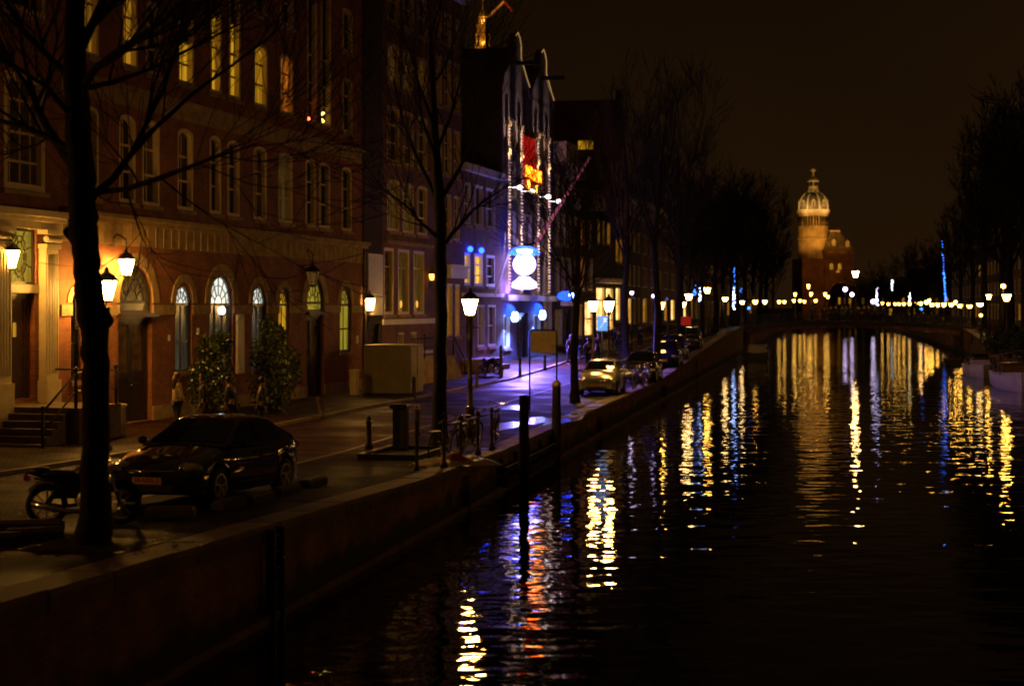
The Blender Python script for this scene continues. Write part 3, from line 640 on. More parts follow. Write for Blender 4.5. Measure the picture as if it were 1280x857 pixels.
for to, en, sz_ in (((.45,-.95,-1), 17000, 95), ((.6,.1,-1), 6000, 115), ((-.75,.55,.55), 2600, 120)):        # the sign throws its violet light down the street
    ls = bpy.data.lights.new('sign_light', 'SPOT'); ls.energy = en*1.9; ls.color = (.22, .14, 1.0); ls.spot_size = R(sz_); ls.spot_blend = .7; ls.shadow_soft_size = .5
    lo = bpy.data.objects.new('sign_light', ls); C.objects.link(lo); lo.parent = sg; lo.location = (0,0,sz-1.45); lo.rotation_euler = Vector(to).to_track_quat('-Z','Y').to_euler()
BLU = glow('blue_canopy', (.005, .030, 1.0), 7); BLW = glow('canopy_lamp', (.22, .35, 1.0), 22)
for px, py, lab in ((635,390,'glowing blue dome canopy at the left of the gabled house entrance'),(670,388,'glowing blue dome canopy at the right of the gabled house entrance')):
    Y = Y1(px)-.6; x, _, z = P(px, py, Y)
    c = empty('dome_canopy', (x, Y, 0), A1, lab, 'canopy', 'blue dome canopies of the gabled house')
    m = MB()
    for i in range(9):
        a0, a1 = math.pi*i/9, math.pi*(i+1)/9
        for j in range(5):
            b0, b1 = math.pi/2*j/5, math.pi/2*(j+1)/5
            q = lambda a, b: (.52*math.cos(a), -.52*math.sin(a)*math.cos(b), z-.25+.75*math.sin(a)*math.sin(b))
            m.add([q(a0,b0), q(a1,b0), q(a1,b1), q(a0,b1)], [(0,1,2,3)], smooth=True)
    m.tube([(.52*math.cos(math.pi*i/9), -.52*math.sin(math.pi*i/9), z-.25) for i in range(10)], .03, 5); m.build('awning_shell', BLU, c)
    ls = bpy.data.lights.new('canopy_light', 'SPOT'); ls.energy = 2200; ls.color = (.10,.18,1.0); ls.spot_size = R(140); ls.spot_blend = .6; lo = bpy.data.objects.new('canopy_light', ls); C.objects.link(lo); lo.parent = c; lo.location = (0,-.45,z-.7)
    for d in (-.27, .27): MB().ball((d, -.42, z-.28), .16, 10, 8, sc=(.8,1,1.9)).build('lamp_bulb', BLW, c)
x, Y, z = P(707, 370, 97)
c = empty('lit_awning', (x, Y, 0), A1, 'glowing blue white rounded awning sign above a shop', 'awning')
m = MB(); m.ball((0,0,z), .5, 16, 8, sc=(1.1,1.1,.62)); m.build('awning_shell', BLU, c); MB().ball((0,-.16,z+.02), .43, 14, 8, sc=(1.1,1,.55)).build('lamp_bulb', BLW, c)
MB().box(-.5,.5,-.35,.2,z-.62,z-.34).build('fascia', CREAM, c); MB().bar((-.1,.3,z),(-.4,3.6,z+.1),.06,.06).build('bracket', BLACK, c)
a, b = P(671, 303, 95.5), P(737, 198, 93)
fp = empty('flagpole', a, 0, 'long slanting pinkish red lit pole leaning out over the street from a house front', 'flagpole')
pm = glow('pink_light_tube', (.36, .07, .12), 1.0); d = Vector(b)-Vector(a)
MB().tube([(0,0,0), d*.5, d], [.11,.10,.05], 8).build('pole', pm, fp); MB().ball(d, .12, 8, 6).build('finial', CREAM, fp)
MB().bar((0,0,0), (-1.0,1.4,-.3), .12,.12).build('bracket', BLACK, fp)

# --- the houses further along
h = House('canal_house', 'dark canal house with pale boxed cornice right of the twin gabled house', 692, 716, 15.6, .5, 12, PURP)
for a, b in ((694,699.5),(701.5,707),(709,714.5)):
    for z0, z1 in ((5.8,8.2),(9.0,11.2),(12,13.8)): h.win(a, b, z0, z1, GLASS, nx=2, fw=.13, deep=.07)
h.win(694, 703, 2.2, 4.6, L_DIM, nx=2); h.door(0, 0, 1.6, 4.6, DOORM, leafs=1, u=(h.u(707), h.u(713)))
m = MB(); m.box(-.05, h.W*.62, -.9, .3, 14.5, 15.9); h.part('cornice', m, CREAM); m = MB(); m.box(h.W*.66, h.W, -.9, .3, 13.7, 14.9); h.part('cornice', m, CREAM); h.finish()
h = House('canal_house', 'low canal house with pale box cornice and red lit upper windows before the tall roof', 716, 744, 13.0, .5, 12, BRICK3)
for a, b in ((718,723),(726,731),(735,741)):
    for z0, z1 in ((6.0,8.4),(9.2,11.2)): h.win(a, b, z0, z1, L_OR if a == 726 else GLASS, nx=2, fw=.13, deep=.07)
h.win(719, 728, 2.6, 5.0, L_AMB, nx=2); h.win(731, 741, 2.6, 5.2, L_SHOP, nx=2)
m = MB(); m.box(-.05, h.W*.45, -.9, .3, 11.7, 13.2); h.part('cornice', m, CREAM); m = MB(); m.box(h.W*.55, h.W, -.9, .3, 12.0, 13.0); h.part('cornice', m, CREAM); h.finish()
h = House('canal_house', 'low house with bright shop front and amber slit windows above', 744, 768, 11.4, .5, 12, BRICK3)
for a, b in ((747,750),(753,756),(759,763)): h.win(a, b, ZZ(305,Y1(755)), ZZ(276,Y1(755)), L_AMB if a != 753 else L_DIM, nx=1, trans=(), fw=.08)
h.win(745.5, 756, 2.9, 6.3, L_SHOP, nx=2, trans=(.7,)); h.win(757.5, 766.5, 2.9, 6.3, L_SHOP, nx=2, trans=(.7,))
m = MB(); m.box(0, h.W, -1.1, .0, 6.6, 6.95); h.part('shop_awning', m, CREAM); h.finish()
h = House('tall_house', 'tall house with steep dark red side roof and one yellow lit dormer window', 768, 784, 22.6, .5, 18, BRICK3, f=2)
for a, b in ((769.5,773),(774.5,778),(779.5,783)):
    for z0, z1 in ((8.4,10.6),(11.6,13.8),(14.8,17)): h.win(a, b, z0, z1, L_AMB if (a < 779 and z0 < 9) else GLASS, nx=2, fw=.14, deep=.07)
h.win(769.5, 775, 3.6, 6.4, L_SHOP, nx=2); h.win(777, 783, 3.6, 6.4, L_AMB, nx=2)
m = MB(); m.prism([(0,17.0),(h.W,17.0),(h.W*.62,22.3),(h.W*.62,23.0),(h.W*.38,23.0),(h.W*.38,22.3)], .0, .34); h.part('gable', m, BRICK3)
YW = h.Ya; m = MB(); x0 = 3.0; m.box(.62, 2.6, 1.75, 3.25, 17.6, ZZ(175,126)); dm = h.part('dormer', m, TILER); m = MB(); m.box(.585, .60, 1.9, 3.1, ZZ(187.5, 126), ZZ(177, 126)); so = m.build('window', L_YEL, dm)
m = MB(); m.ring([(1.85, ZZ(188.5,126)), (3.15, ZZ(188.5,126)), (3.15, ZZ(176,126)), (1.85, ZZ(176,126))], [(1.95, ZZ(187.3,126)), (3.05, ZZ(187.3,126)), (3.05, ZZ(177.2,126)), (1.95, ZZ(177.2,126))], .0, .05)
m.box(2.46,2.54,0,.05,ZZ(187.3,126),ZZ(177.2,126)); m.xf(Matrix(((0,-1,0,.60),(1,0,0,0),(0,0,1,0),(0,0,0,1)))); m.build('frame', FRAME, so)
h.finish(roof='gable', roofmat=TILER, top=17.0)
random.seed(21)
far = [(784,801,16.0),(801,828,16.5),(828,852,18.5),(852,874,14.5),(874,893,15.5),(893,908,17),(908,921,15),(921,933,16.5),(933,943,15)]
kinds = ['amber lit canal house', 'plain dark canal house', 'dark canal house with a step gable', 'dark narrow canal house with a bell gable', 'dark canal house with a flat cornice', 'dark tall canal house', 'dark low canal house', 'dark brick canal house', 'dark canal house at the far end']
for i, (a, b, zt) in enumerate(far):
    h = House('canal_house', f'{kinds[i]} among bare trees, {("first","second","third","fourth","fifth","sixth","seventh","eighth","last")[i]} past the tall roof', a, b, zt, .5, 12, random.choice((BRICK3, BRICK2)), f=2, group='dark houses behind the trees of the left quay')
    n = 3; wd = h.W/n
    for k in range(n):
        u0 = k*wd+wd*.22; u1 = (k+1)*wd-wd*.22
        for z0 in np.arange(6.6, zt-3.2, 3.1):
            h.win(0, 0, float(z0), float(z0)+1.9, random.choice((GLASS, GLASS, GLASS, GLASS, GLASS, GLASS, CURT, L_DIM)), nx=2, fw=.12, deep=.07, u=(u0, u1), sill=False)
        h.win(0, 0, 3.2, 5.6, random.choice((L_DIM, L_AMB, GLASS, L_SHOP, GLASS, L_DIM)), nx=2, fw=.12, u=(u0, u1), sill=False)
    m = MB(); m.box(0, h.W, -.35, .2, zt-2.1, zt-1.7); h.part('cornice', m, WHITE)
    h.finish(roof='gable', top=zt-1.7) if i % 2 else h.finish(roof='side', top=zt-1.7)
# right bank houses, seen dark behind the trees
class RHouse(House):
    def __init__(s, Ya, Yb, zt, label, wall):
        s.K = K2; s.Ya, s.Yb = Yb, Ya; s.zt, s.zb, s.d, s.wm = zt, .5, 12, wall
        s.root = empty('canal_house', (.2075*Yb+24.5, Yb, 0), A2+math.pi, label, 'house', 'dark houses behind the trees of the right bank')
        s.W = (Yb-Ya)*K2; s.holes = []; s.mb = MB()
random.seed(31)
for i, (ya, yb, zt) in enumerate(((146,160,19),(160.3,172,16),(172.3,187,18),(187.3,201,15),(201.3,220,17),(220.3,242,15),(242.3,270,16),(270.3,300,15))):
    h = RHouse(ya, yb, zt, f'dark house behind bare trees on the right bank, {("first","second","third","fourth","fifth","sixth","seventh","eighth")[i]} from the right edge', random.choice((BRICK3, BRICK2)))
    n = 3 if h.W < 18 else 5; wd = h.W/n
    for k in range(n):
        u0 = k*wd+wd*.25; u1 = (k+1)*wd-wd*.25
        for z0 in np.arange(6.4, zt-3.4, 3.2):
            h.win(0, 0, float(z0), float(z0)+1.9, random.choice((GLASS, GLASS, GLASS, CURT, L_DIM, L_AMB if random.random() < .4 else GLASS)), nx=2, fw=.12, deep=.07, u=(u0, u1), sill=False)
        h.win(0, 0, 3.0, 5.2, random.choice((L_DIM, L_AMB, L_AMB, GLASS)), nx=2, fw=.12, u=(u0, u1), sill=False)
    h.finish(roof='side', top=zt-2)

# --- the church dome far off, lit up in gold
YC = 470.0; cx = (1016.5-640)*YC/F
def zc(py): return ZZ(py, YC)
def wc(p): return p*YC/F
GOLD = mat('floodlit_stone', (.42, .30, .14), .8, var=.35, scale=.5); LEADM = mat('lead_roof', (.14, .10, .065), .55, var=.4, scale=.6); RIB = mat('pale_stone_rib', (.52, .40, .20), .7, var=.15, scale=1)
BRN = mat('dark_red_masonry', (.15, .07, .03), .85, var=.4, scale=.5)
ch = empty('domed_church', (cx, YC, 0), R(12), 'far church with ribbed dome and lantern, floodlit gold, beyond the bridge', 'church')
rd = wc(18.5)
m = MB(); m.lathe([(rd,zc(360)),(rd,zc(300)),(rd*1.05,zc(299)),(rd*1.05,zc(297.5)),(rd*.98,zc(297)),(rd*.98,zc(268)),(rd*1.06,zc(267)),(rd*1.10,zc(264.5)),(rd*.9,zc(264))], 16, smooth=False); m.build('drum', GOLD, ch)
m = MB()
for k in range(16):
    a = 2*math.pi*(k+.5)/16
    for d in (-.09, .09):
        b = a+d; m.tube([(rd*1.0*math.cos(b), rd*1.0*math.sin(b), zc(283)), (rd*1.0*math.cos(b), rd*1.0*math.sin(b), zc(271))], wc(.9), 6)
m.build('arcade', DOORM, ch)
dome = [(rd*1.02,zc(264)),(rd*1.0,zc(258)),(rd*.94,zc(252.5)),(rd*.82,zc(247.5)),(rd*.66,zc(243.8)),(rd*.48,zc(241.5)),(rd*.42,zc(240.5))]
m = MB(); m.lathe(dome, 16); m.build('dome', LEADM, ch)
m = MB()
for k in range(8):
    a = 2*math.pi*k/8; m.tube([(r*1.02*math.cos(a), r*1.02*math.sin(a), z) for r, z in dome], wc(1.1), 5)
m.lathe([(rd*1.06,zc(264.5)),(rd*1.10,zc(263.5)),(rd*1.10,zc(262.5)),(rd*1.02,zc(262))], 16); m.build('dome_rib', RIB, ch)
for k in range(8):
    a = 2*math.pi*(k+.5)/8; M_ = Matrix.Rotation(a-math.pi/2, 4, 'Z'); m = MB()
    m.prism([(-wc(2.1),zc(258.5)),(wc(2.1),zc(258.5)),(wc(2.1),zc(253)),(wc(1.2),zc(250.5)),(0,zc(249.5)),(-wc(1.2),zc(250.5)),(-wc(2.1),zc(253))], rd*.7, rd*.985); m.xf(M_); d_ = m.build('dormer', RIB, ch)
    m = MB(); m.prism([(-wc(.9),zc(257.3)),(wc(.9),zc(257.3)),(wc(.9),zc(253.4)),(0,zc(252)),(-wc(.9),zc(253.4))], rd*.9, rd*1.0); m.xf(M_); m.build('opening', DOORM, d_)
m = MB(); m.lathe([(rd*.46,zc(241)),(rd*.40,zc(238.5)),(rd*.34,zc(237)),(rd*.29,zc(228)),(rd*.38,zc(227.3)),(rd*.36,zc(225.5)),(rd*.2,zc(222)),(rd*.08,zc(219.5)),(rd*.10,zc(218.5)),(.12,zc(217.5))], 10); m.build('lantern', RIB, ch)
m = MB()
for k in range(8):
    a = 2*math.pi*k/8; m.bbox(rd*.285*math.cos(a)-.35, rd*.285*math.cos(a)+.35, rd*.285*math.sin(a)-.35, rd*.285*math.sin(a)+.35, zc(233.4), zc(228))
m.build('lantern_opening', DOORM, ch)
m = MB(); m.bar((0,0,zc(218)),(0,0,zc(211)),.45,.45); m.bar((-.8,0,zc(213.2)),(.8,0,zc(213.2)),.4,.4); m.build('cross', RIB, ch)
m = MB(); m.box(-wc(23), wc(25), -wc(20), wc(12), .5, zc(324)); m.build('nave', BRN, ch)
m = MB(); m.box(wc(6), wc(45), -wc(21), wc(0), .5, zc(315)); m.box(wc(5), wc(46), -wc(22), wc(.5), zc(315.5), zc(313.5)); m.build('transept', BRN, ch)
m = MB(); m.add([(wc(5.5),-wc(21.5),zc(313)),(wc(45.5),-wc(21.5),zc(313)),(wc(45.5),0,zc(313)),(wc(5.5),0,zc(313)),(wc(17),-wc(12),zc(290)),(wc(30),-wc(12),zc(290)),(wc(30),-wc(8),zc(290)),(wc(17),-wc(8),zc(290))],
    [(0,1,5,4),(1,2,6,5),(2,3,7,6),(3,0,4,7),(4,5,6,7)]); m.build('roof', LEADM, ch)
m = MB(); m.box(wc(16.5), wc(30.5), -wc(12.2), -wc(8), zc(290), zc(288)); m.build('ridge_crest', RIB, ch)
for x_, y_ in ((19,302),(37,303)):
    m = MB(); m.box(wc(x_)-.6, wc(x_)+.6, -wc(20), -wc(14), zc(y_+6), zc(y_+1)); m.prism([(wc(x_)-.8,zc(y_+1)),(wc(x_)+.8,zc(y_+1)),(wc(x_),zc(y_-3))], -wc(20.2), -wc(14)); m.build('dormer', RIB, ch)
for x_, t, b_ in ((15,331,337),(26,331,337),(24,339,341),(27,355,362),(31,355,362),(20,356,362)):
    m = MB(); m.prism([(wc(x_)-.55,zc(b_)),(wc(x_)+.55,zc(b_)),(wc(x_)+.55,zc(t)),(wc(x_),zc(t-2)),(wc(x_)-.55,zc(t))], -wc(21.6), -wc(20.9)); m.build('window', L_AMB, ch)
def spot(loc, to, en, col, size, blend=.5, parent=None):
    ld = bpy.data.lights.new('floodlight', 'SPOT'); ld.energy = en; ld.color = col; ld.spot_size = R(size); ld.spot_blend = blend; ld.shadow_soft_size = .4
    lo = bpy.data.objects.new('floodlight_beam', ld); C.objects.link(lo); lo.location = loc
    lo.rotation_euler = (Vector(to)-Vector(loc)).to_track_quat('-Z', 'Y').to_euler()
    return lo
for dx, en in ((-13, 6500), (3, 6000), (17, 4500)): spot((cx+dx, YC-17, zc(318)), (cx, YC, zc(262)), en, (1, .46, .075), 70)
for dx in (-5.5, 5.5): spot((cx+dx, YC-8.2, zc(263)), (cx, YC, zc(240)), 2000, (1, .66, .25), 110)
spot((cx+16, YC-34, 9), (cx+3, YC, zc(322)), 7500, (1, .38, .06), 80); spot((cx-3, YC-22, zc(324)), (cx-2, YC-4, zc(300)), 900, (1, .42, .07), 90)

# --- the golden spire behind the brown houses, and the crane beside it
YP = 300.0; px_ = (603.5-640)*YP/F
def zp(py): return ZZ(py, YP)
spire = empty('church_spire', (px_, YP, 0), R(22.5), 'golden lit openwork church spire rising behind the dark roofs', 'spire')
def oct_(m, r0, z0, r1, z1): m.lathe([(r0,z0),(r1,z1)], 8, smooth=False)
q = YP/F
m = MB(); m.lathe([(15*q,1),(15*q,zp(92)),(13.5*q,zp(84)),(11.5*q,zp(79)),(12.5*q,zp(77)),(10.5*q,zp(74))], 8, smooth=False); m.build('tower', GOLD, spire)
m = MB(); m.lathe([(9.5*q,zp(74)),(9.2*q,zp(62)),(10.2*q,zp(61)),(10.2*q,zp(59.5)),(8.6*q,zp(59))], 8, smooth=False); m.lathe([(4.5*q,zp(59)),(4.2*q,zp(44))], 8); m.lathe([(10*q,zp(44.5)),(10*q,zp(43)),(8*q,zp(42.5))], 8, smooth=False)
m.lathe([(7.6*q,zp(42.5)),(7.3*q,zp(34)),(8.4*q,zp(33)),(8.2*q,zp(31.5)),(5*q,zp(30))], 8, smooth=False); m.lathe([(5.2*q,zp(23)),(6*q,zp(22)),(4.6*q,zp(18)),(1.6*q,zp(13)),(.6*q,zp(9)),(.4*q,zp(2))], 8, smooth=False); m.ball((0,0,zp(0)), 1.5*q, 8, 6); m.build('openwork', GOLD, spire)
m = MB()
for k in range(8):
    a = 2*math.pi*k/8
    m.tube([(8.9*q*math.cos(a),8.9*q*math.sin(a),zp(59)),(8.4*q*math.cos(a),8.4*q*math.sin(a),zp(44))], 1.0*q, 6); m.tube([(5*q*math.cos(a),5*q*math.sin(a),zp(31)),(4.4*q*math.cos(a),4.4*q*math.sin(a),zp(22))], .8*q, 6)
    m.ball((9.8*q*math.cos(a),9.8*q*math.sin(a),zp(47)), .7*q, 6, 5); m.tube([(9.6*q*math.cos(a),9.6*q*math.sin(a),zp(74)),(11*q*math.cos(a),11*q*math.sin(a),zp(79))], .8*q, 5)
m.build('column', RIB, spire)
spot((px_-9, YP-12, zp(92)), (px_, YP, zp(56)), 4200, (1, .42, .05), 100); spot((px_+8, YP-16, zp(92)), (px_, YP, zp(50)), 1800, (1, .38, .04), 100); spot((px_-3, YP-12, zp(88)), (px_, YP, zp(30)), 2500, (1, .40, .05), 80)
for z_ in (55, 27): 
    ld = bpy.data.lights.new('lantern_lamp', 'POINT'); ld.energy = 130; ld.color = (1, .45, .06); ld.shadow_soft_size = .3
    lo = bpy.data.objects.new('lantern_lamp', ld); C.objects.link(lo); lo.location = (px_+5*q*.2, YP-6.3*q, zp(z_))
a, b, c_ = P(609, 23, 296), P(630, 2, 296), P(640, 14, 296)
cr = empty('tower_crane', (a[0], a[1], 0), 0, 'thin lit crane jib beside the golden spire with orange and red arm', 'crane')
Vl = lambda p: Vector(p)-Vector((a[0], a[1], 0))
MB().tube([Vl(a), Vl(b)], .22, 6).build('jib', glow('orange_jib_light', (.50, .13, .01), .9), cr); MB().tube([Vl(b), Vl(c_)], .22, 6).build('tie_rod', glow('red_tie_light', (.22, .01, .005), .8), cr)
MB().tube([(0,0,1), Vl(a)], .35, 6).build('mast', BLACK, cr)
# far tree line and low roofs closing the canal
random.seed(41)
for i, (pa, pb, zt) in enumerate(((1046,1066,8),(1066,1092,7.5),(1092,1118,9),(1118,1140,9.5),(1140,1166,12),(1166,1200,14))):
    Y = 395+i*3; xa, xb = (pa-640)*Y/F, (pb-640)*Y/F
    hs = empty('canal_house', (xa, Y, 0), 0, f'low dark house at the canal end, {("leftmost","second","third","fourth","fifth","rightmost")[i]} of six right of the church', 'house', 'houses at the far end of the canal')
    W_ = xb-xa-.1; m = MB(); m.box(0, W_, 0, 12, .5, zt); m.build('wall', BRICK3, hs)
    m = MB(); m.add([(0,0,zt),(W_,0,zt),(W_/2,0,zt+3),(0,12,zt),(W_,12,zt),(W_/2,12,zt+3)], [(0,1,2),(3,5,4),(0,2,5,3),(1,4,5,2)]); m.build('roof', ROOF, hs)
    for k in range(3):
        for z_ in (2.6, 5.4):
            m = MB(); m.box(W_*(k+.3)/3, W_*(k+.7)/3, -.06, .02, z_, z_+1.7); m.build('window', random.choice((GLASS, L_DIM, L_AMB, GLASS)), hs)

# ------------------------------------------------------------------ trees (bare, winter)
def limb(mb, pts, rads, n): mb.tube(pts, rads, n, cap=False)
def grow(rng, tr, cr, p, d, L, r, lev, maxlev, up=.12, spread=.6, sides=(9,7,5,3,3), nchild=(5,6,6,5), rmin=.006, kink=.16):
    k = 6 if lev < 2 else (4 if lev < 3 else 3); pts = [Vector(p)]; dirs = []; dd = Vector(d).normalized()
    for i in range(k):
        dd = (dd + Vector((rng.uniform(-1,1), rng.uniform(-1,1), rng.uniform(-.6,.8)))*kink + Vector((0,0,up))).normalized()
        dirs.append(dd.copy()); pts.append(pts[-1] + dd*L/k)
    tip = max(rmin, r*.38); rads = [r+(tip-r)*i/k for i in range(k+1)]
    limb(tr if lev < 2 else cr, pts, rads, sides[min(lev, 4)])
    if lev >= maxlev: return
    n = nchild[min(lev, len(nchild)-1)]
    for j in range(n):
        t = rng.uniform(.25, 1.0) if lev else rng.uniform(.35, 1.0)
        if j == 0: t = 1.0
        i = min(k-1, int(t*k)); q = pts[i].lerp(pts[i+1], t*k-i); ax = dirs[i].orthogonal().normalized()
        ax.rotate(Quaternion(dirs[i], rng.uniform(0, 6.283))); a = rng.uniform(.35, 1.0)*spread if j else .15
        nd = dirs[i].copy(); nd.rotate(Quaternion(ax, a)); rr = rads[i]
        grow(rng, tr, cr, q, nd, L*rng.uniform(.5, .78), max(rmin, rr*rng.uniform(.5, .68)), lev+1, maxlev, up, spread, sides, nchild, rmin, kink)
def make_tree(name, label, base, trunk, limbs, seed, maxlev=3, group=None, rmin=.006, nchild=(4,5,5,5), spread=.75):
    """trunk: [(point, radius)], limbs: list of [(point, radius)] polylines (all relative to base); each limb sprouts twigs."""
    rng = random.Random(seed); tr, cr = MB(), MB()
    def smooth(pl):
        out = []
        for i in range(len(pl)-1):
            a, b = Vector(pl[i][0]), Vector(pl[i+1][0]); n = 3
            for j in range(n):
                t = j/n; p = a.lerp(b, t)
                if j: p += Vector((rng.uniform(-1,1), rng.uniform(-1,1), rng.uniform(-1,1)))*pl[i][1]*.14
                out.append((p, (pl[i][1]*(1-t)+pl[i+1][1]*t)*rng.uniform(.95, 1.06)))
        out.append((Vector(pl[-1][0]), pl[-1][1])); return out
    def do(pl, n, sprout, k, L):
        s_ = smooth(pl) if n > 9 else [(p, r*.62) for p, r in smooth(pl)]; limb(tr, [p for p, r in s_], [r for p, r in s_], n)
        for j in range(k):
            t = rng.uniform(sprout, 1) if j else .999; i = min(len(s_)-2, int(t*(len(s_)-1))); a, b = s_[i], s_[i+1]
            d = (b[0]-a[0]).normalized(); ax = d.orthogonal().normalized(); ax.rotate(Quaternion(d, rng.uniform(0, 6.283))); d.rotate(Quaternion(ax, rng.uniform(.25, .9) if j else .1))
            grow(rng, tr, cr, a[0].lerp(b[0], rng.random()), d, L*rng.uniform(.6, 1.1), max(rmin, a[1]*.5), 2, maxlev+1, .07, spread, nchild=nchild, rmin=rmin)
    do(trunk, 14, .55, 5, 2.2)
    for l in limbs: do(l, 9, .2, 9, 1.9)
    root = empty(name, base, 0, label, 'tree', group)
    tr.build('trunk', BARK, root); cr.build('crown', TWIG, root)
    return root
def pxl(lst, Y, base, dY=()):
    out = []
    for i, (px, py, hw) in enumerate(lst):
        y = Y + (dY[i] if i < len(dY) else 0); x, yy, z = P(px, py, y); out.append(((x-base[0], yy-base[1], z-base[2]), hw*y/F))
    return out
# the big dark tree in front
YT = 20.8; bx, by, bz = P(118, 690, YT); bz = S(YT)-.05; B_ = (bx, by, bz)
tr = pxl([(117,704,40),(118,686,25),(120,640,20),(120,560,17.5),(119,470,16.5),(119,425,17),(114,385,17),(111,350,17),(107,315,17.5),(104,285,18),(103,262,17.5),(104,225,17),(97,170,16),(95,110,14.5),(94,50,13),(96,-30,12),(98,-130,10),(100,-260,7)], YT, B_)
lb = [pxl(l, YT, B_, dy) for l, dy in (
    ([(110,250,10),(140,225,7),(165,192,6),(196,158,5),(240,118,4),(290,82,3),(345,40,2)], (0,0,.3,.6,1,1.4,1.8)),
    ([(165,192,6),(185,150,5),(205,110,4),(222,60,3),(232,0,2)], (.3,.3,.2,.1,0)),
    ([(120,240,7),(160,236,5),(205,222,4),(260,200,3),(320,180,2)], (0,-.4,-.9,-1.4,-2)),
    ([(92,190,9),(62,172,7),(32,160,5),(-10,148,4),(-70,120,3)], (0,.2,.4,.7,1)),
    ([(96,120,10),(120,85,8),(160,55,6),(205,25,5),(250,-20,3)], (0,-.3,-.7,-1.1,-1.5)),
    ([(90,100,9),(60,70,7),(28,38,6),(10,5,5),(-20,-50,3)], (0,.3,.6,.9,1.2)),
    ([(98,60,8),(118,30,6),(150,-10,5),(190,-60,3)], (0,.5,.9,1.4)),
    ([(104,110,7),(140,104,5),(185,88,4),(240,60,3),(300,30,2)], (0,.5,1.2,1.9,2.6)),
    ([(92,150,7),(60,110,5),(30,90,4),(0,70,3)], (0,-.5,-1,-1.5)),
    ([(95,-40,8),(60,-110,5),(30,-200,3)], (0,.3,.5)), ([(97,-60,8),(140,-130,5),(180,-220,3)], (0,.3,.5)))]
T1 = make_tree('bare_tree', 'big bare tree with thick dark gnarled trunk in front of the parked motorcycle', B_, tr, lb, 11, 3, rmin=.0052)
for px, py, r in ((90,292,8),(132,396,9),(99,268,8)):
    p = P(px, py, YT); kn = MB(); kn.ball((p[0]-bx, p[1]-by, p[2]-bz), r*YT/F, 14, 10, sc=(1.0,1,1.5)); kn.v = [(x_+.03*math.sin(23*z_+9*y_), y_+.03*math.cos(19*x_+11*z_), z_+.035*math.sin(17*x_+3)) for x_, y_, z_ in kn.v]; kn.build('burl', BARK, T1)

# the slimmer tree between ticket pillar and street lamp
YT = 42.3; B_ = P(549, 552, YT); B_ = (B_[0], B_[1], S(YT)-.03)
tr = pxl([(549,560,15),(549,540,10.5),(550,480,8.5),(551,420,8),(551,340,8),(550,290,7.5),(549,240,7),(545,190,5.5),(543,140,4.5),(540,90,3.5),(538,40,2)], YT, B_)
lb = [pxl(l, YT, B_, dy) for l, dy in (
    ([(549,258,6),(535,225,4.5),(518,190,3.5),(503,150,2.5),(492,100,1.8)], (0,.4,.9,1.4,1.8)), ([(551,250,5.5),(572,215,4),(588,180,3),(598,140,2),(604,95,1.5)], (0,-.3,-.6,-.9,-1.2)),
    ([(550,310,5),(572,285,3.5),(592,262,2.5),(612,245,1.8)], (0,.5,1,1.4)), ([(550,300,4.5),(528,280,3.2),(505,255,2.4),(482,238,1.6)], (0,-.4,-.9,-1.3)),
    ([(545,190,4),(562,150,3),(574,105,2.2),(580,60,1.4)], (0,.5,1,1.4)), ([(545,200,4),(528,150,2.6),(520,90,1.8)], (0,-.6,-1)))]
make_tree('bare_tree', 'slim bare tree between the dark ticket pillar and the nearest lit street lamp', B_, tr, lb, 12, 3, rmin=.007, nchild=(4,4,4,4))
def lean_tree(name, label, px, Y, pytop, hw, fork, seed, group=None, x=None, zb=None, pyb=None, lev=3, rmin=.009):
    base = ((px-640)*Y/F if x is None else x, Y, (S(Y) if zb is None else zb)-.05); rng = random.Random(seed); zt = ZZ(pytop, Y)-base[2]; zf = zt*fork; r = hw*Y/F
    tk = [((0,0,0), r*1.5), ((0,0,.5), r*1.08), ((rng.uniform(-.1,.1),0,zf*.5), r*.95), ((rng.uniform(-.15,.15),0,zf), r*.85), ((rng.uniform(-.4,.4),rng.uniform(-.3,.3),zf+(zt-zf)*.5), r*.5), ((rng.uniform(-.6,.6),0,zt*.96), r*.15)]
    lm = []
    for k in range(6):
        a = k*1.05+rng.uniform(-.3,.3); s_ = rng.uniform(.8,1.25); z0 = zf*rng.uniform(.9,1.35); hh = (zt-z0)*rng.uniform(.6,.95); q = rng.uniform(.20,.36)*hh*s_
        lm.append([((0,0,z0), r*.55), ((q*.45*math.cos(a),q*.45*math.sin(a),z0+hh*.28), r*.42), ((q*.8*math.cos(a),q*.8*math.sin(a),z0+hh*.6), r*.28), ((q*math.cos(a),q*math.sin(a),z0+hh), r*.12)])
    return make_tree(name, label, base, tk, lm, seed, lev, group, rmin, nchild=(4,5,5,4))
lean_tree('bare_tree', 'bare tree with thin trunk standing just left of the silver parked car', 718.5, 60, 228, 5, .42, 13, rmin=.009)
lean_tree('bare_tree', 'bare tree behind the silver car, right of the paired street lamps', 782, 97, 150, 4.5, .42, 14, rmin=.012)
lean_tree('bare_tree', 'bare tree on the quay edge right of the parked bicycles, before the dark van', 821, 83.5, 120, 4.8, .45, 15, rmin=.012)
lean_tree('bare_tree', 'bare tree with leaning trunk beside the dark parked cars on the quay ramp', 850, 105, 175, 4.5, .42, 16, rmin=.013)
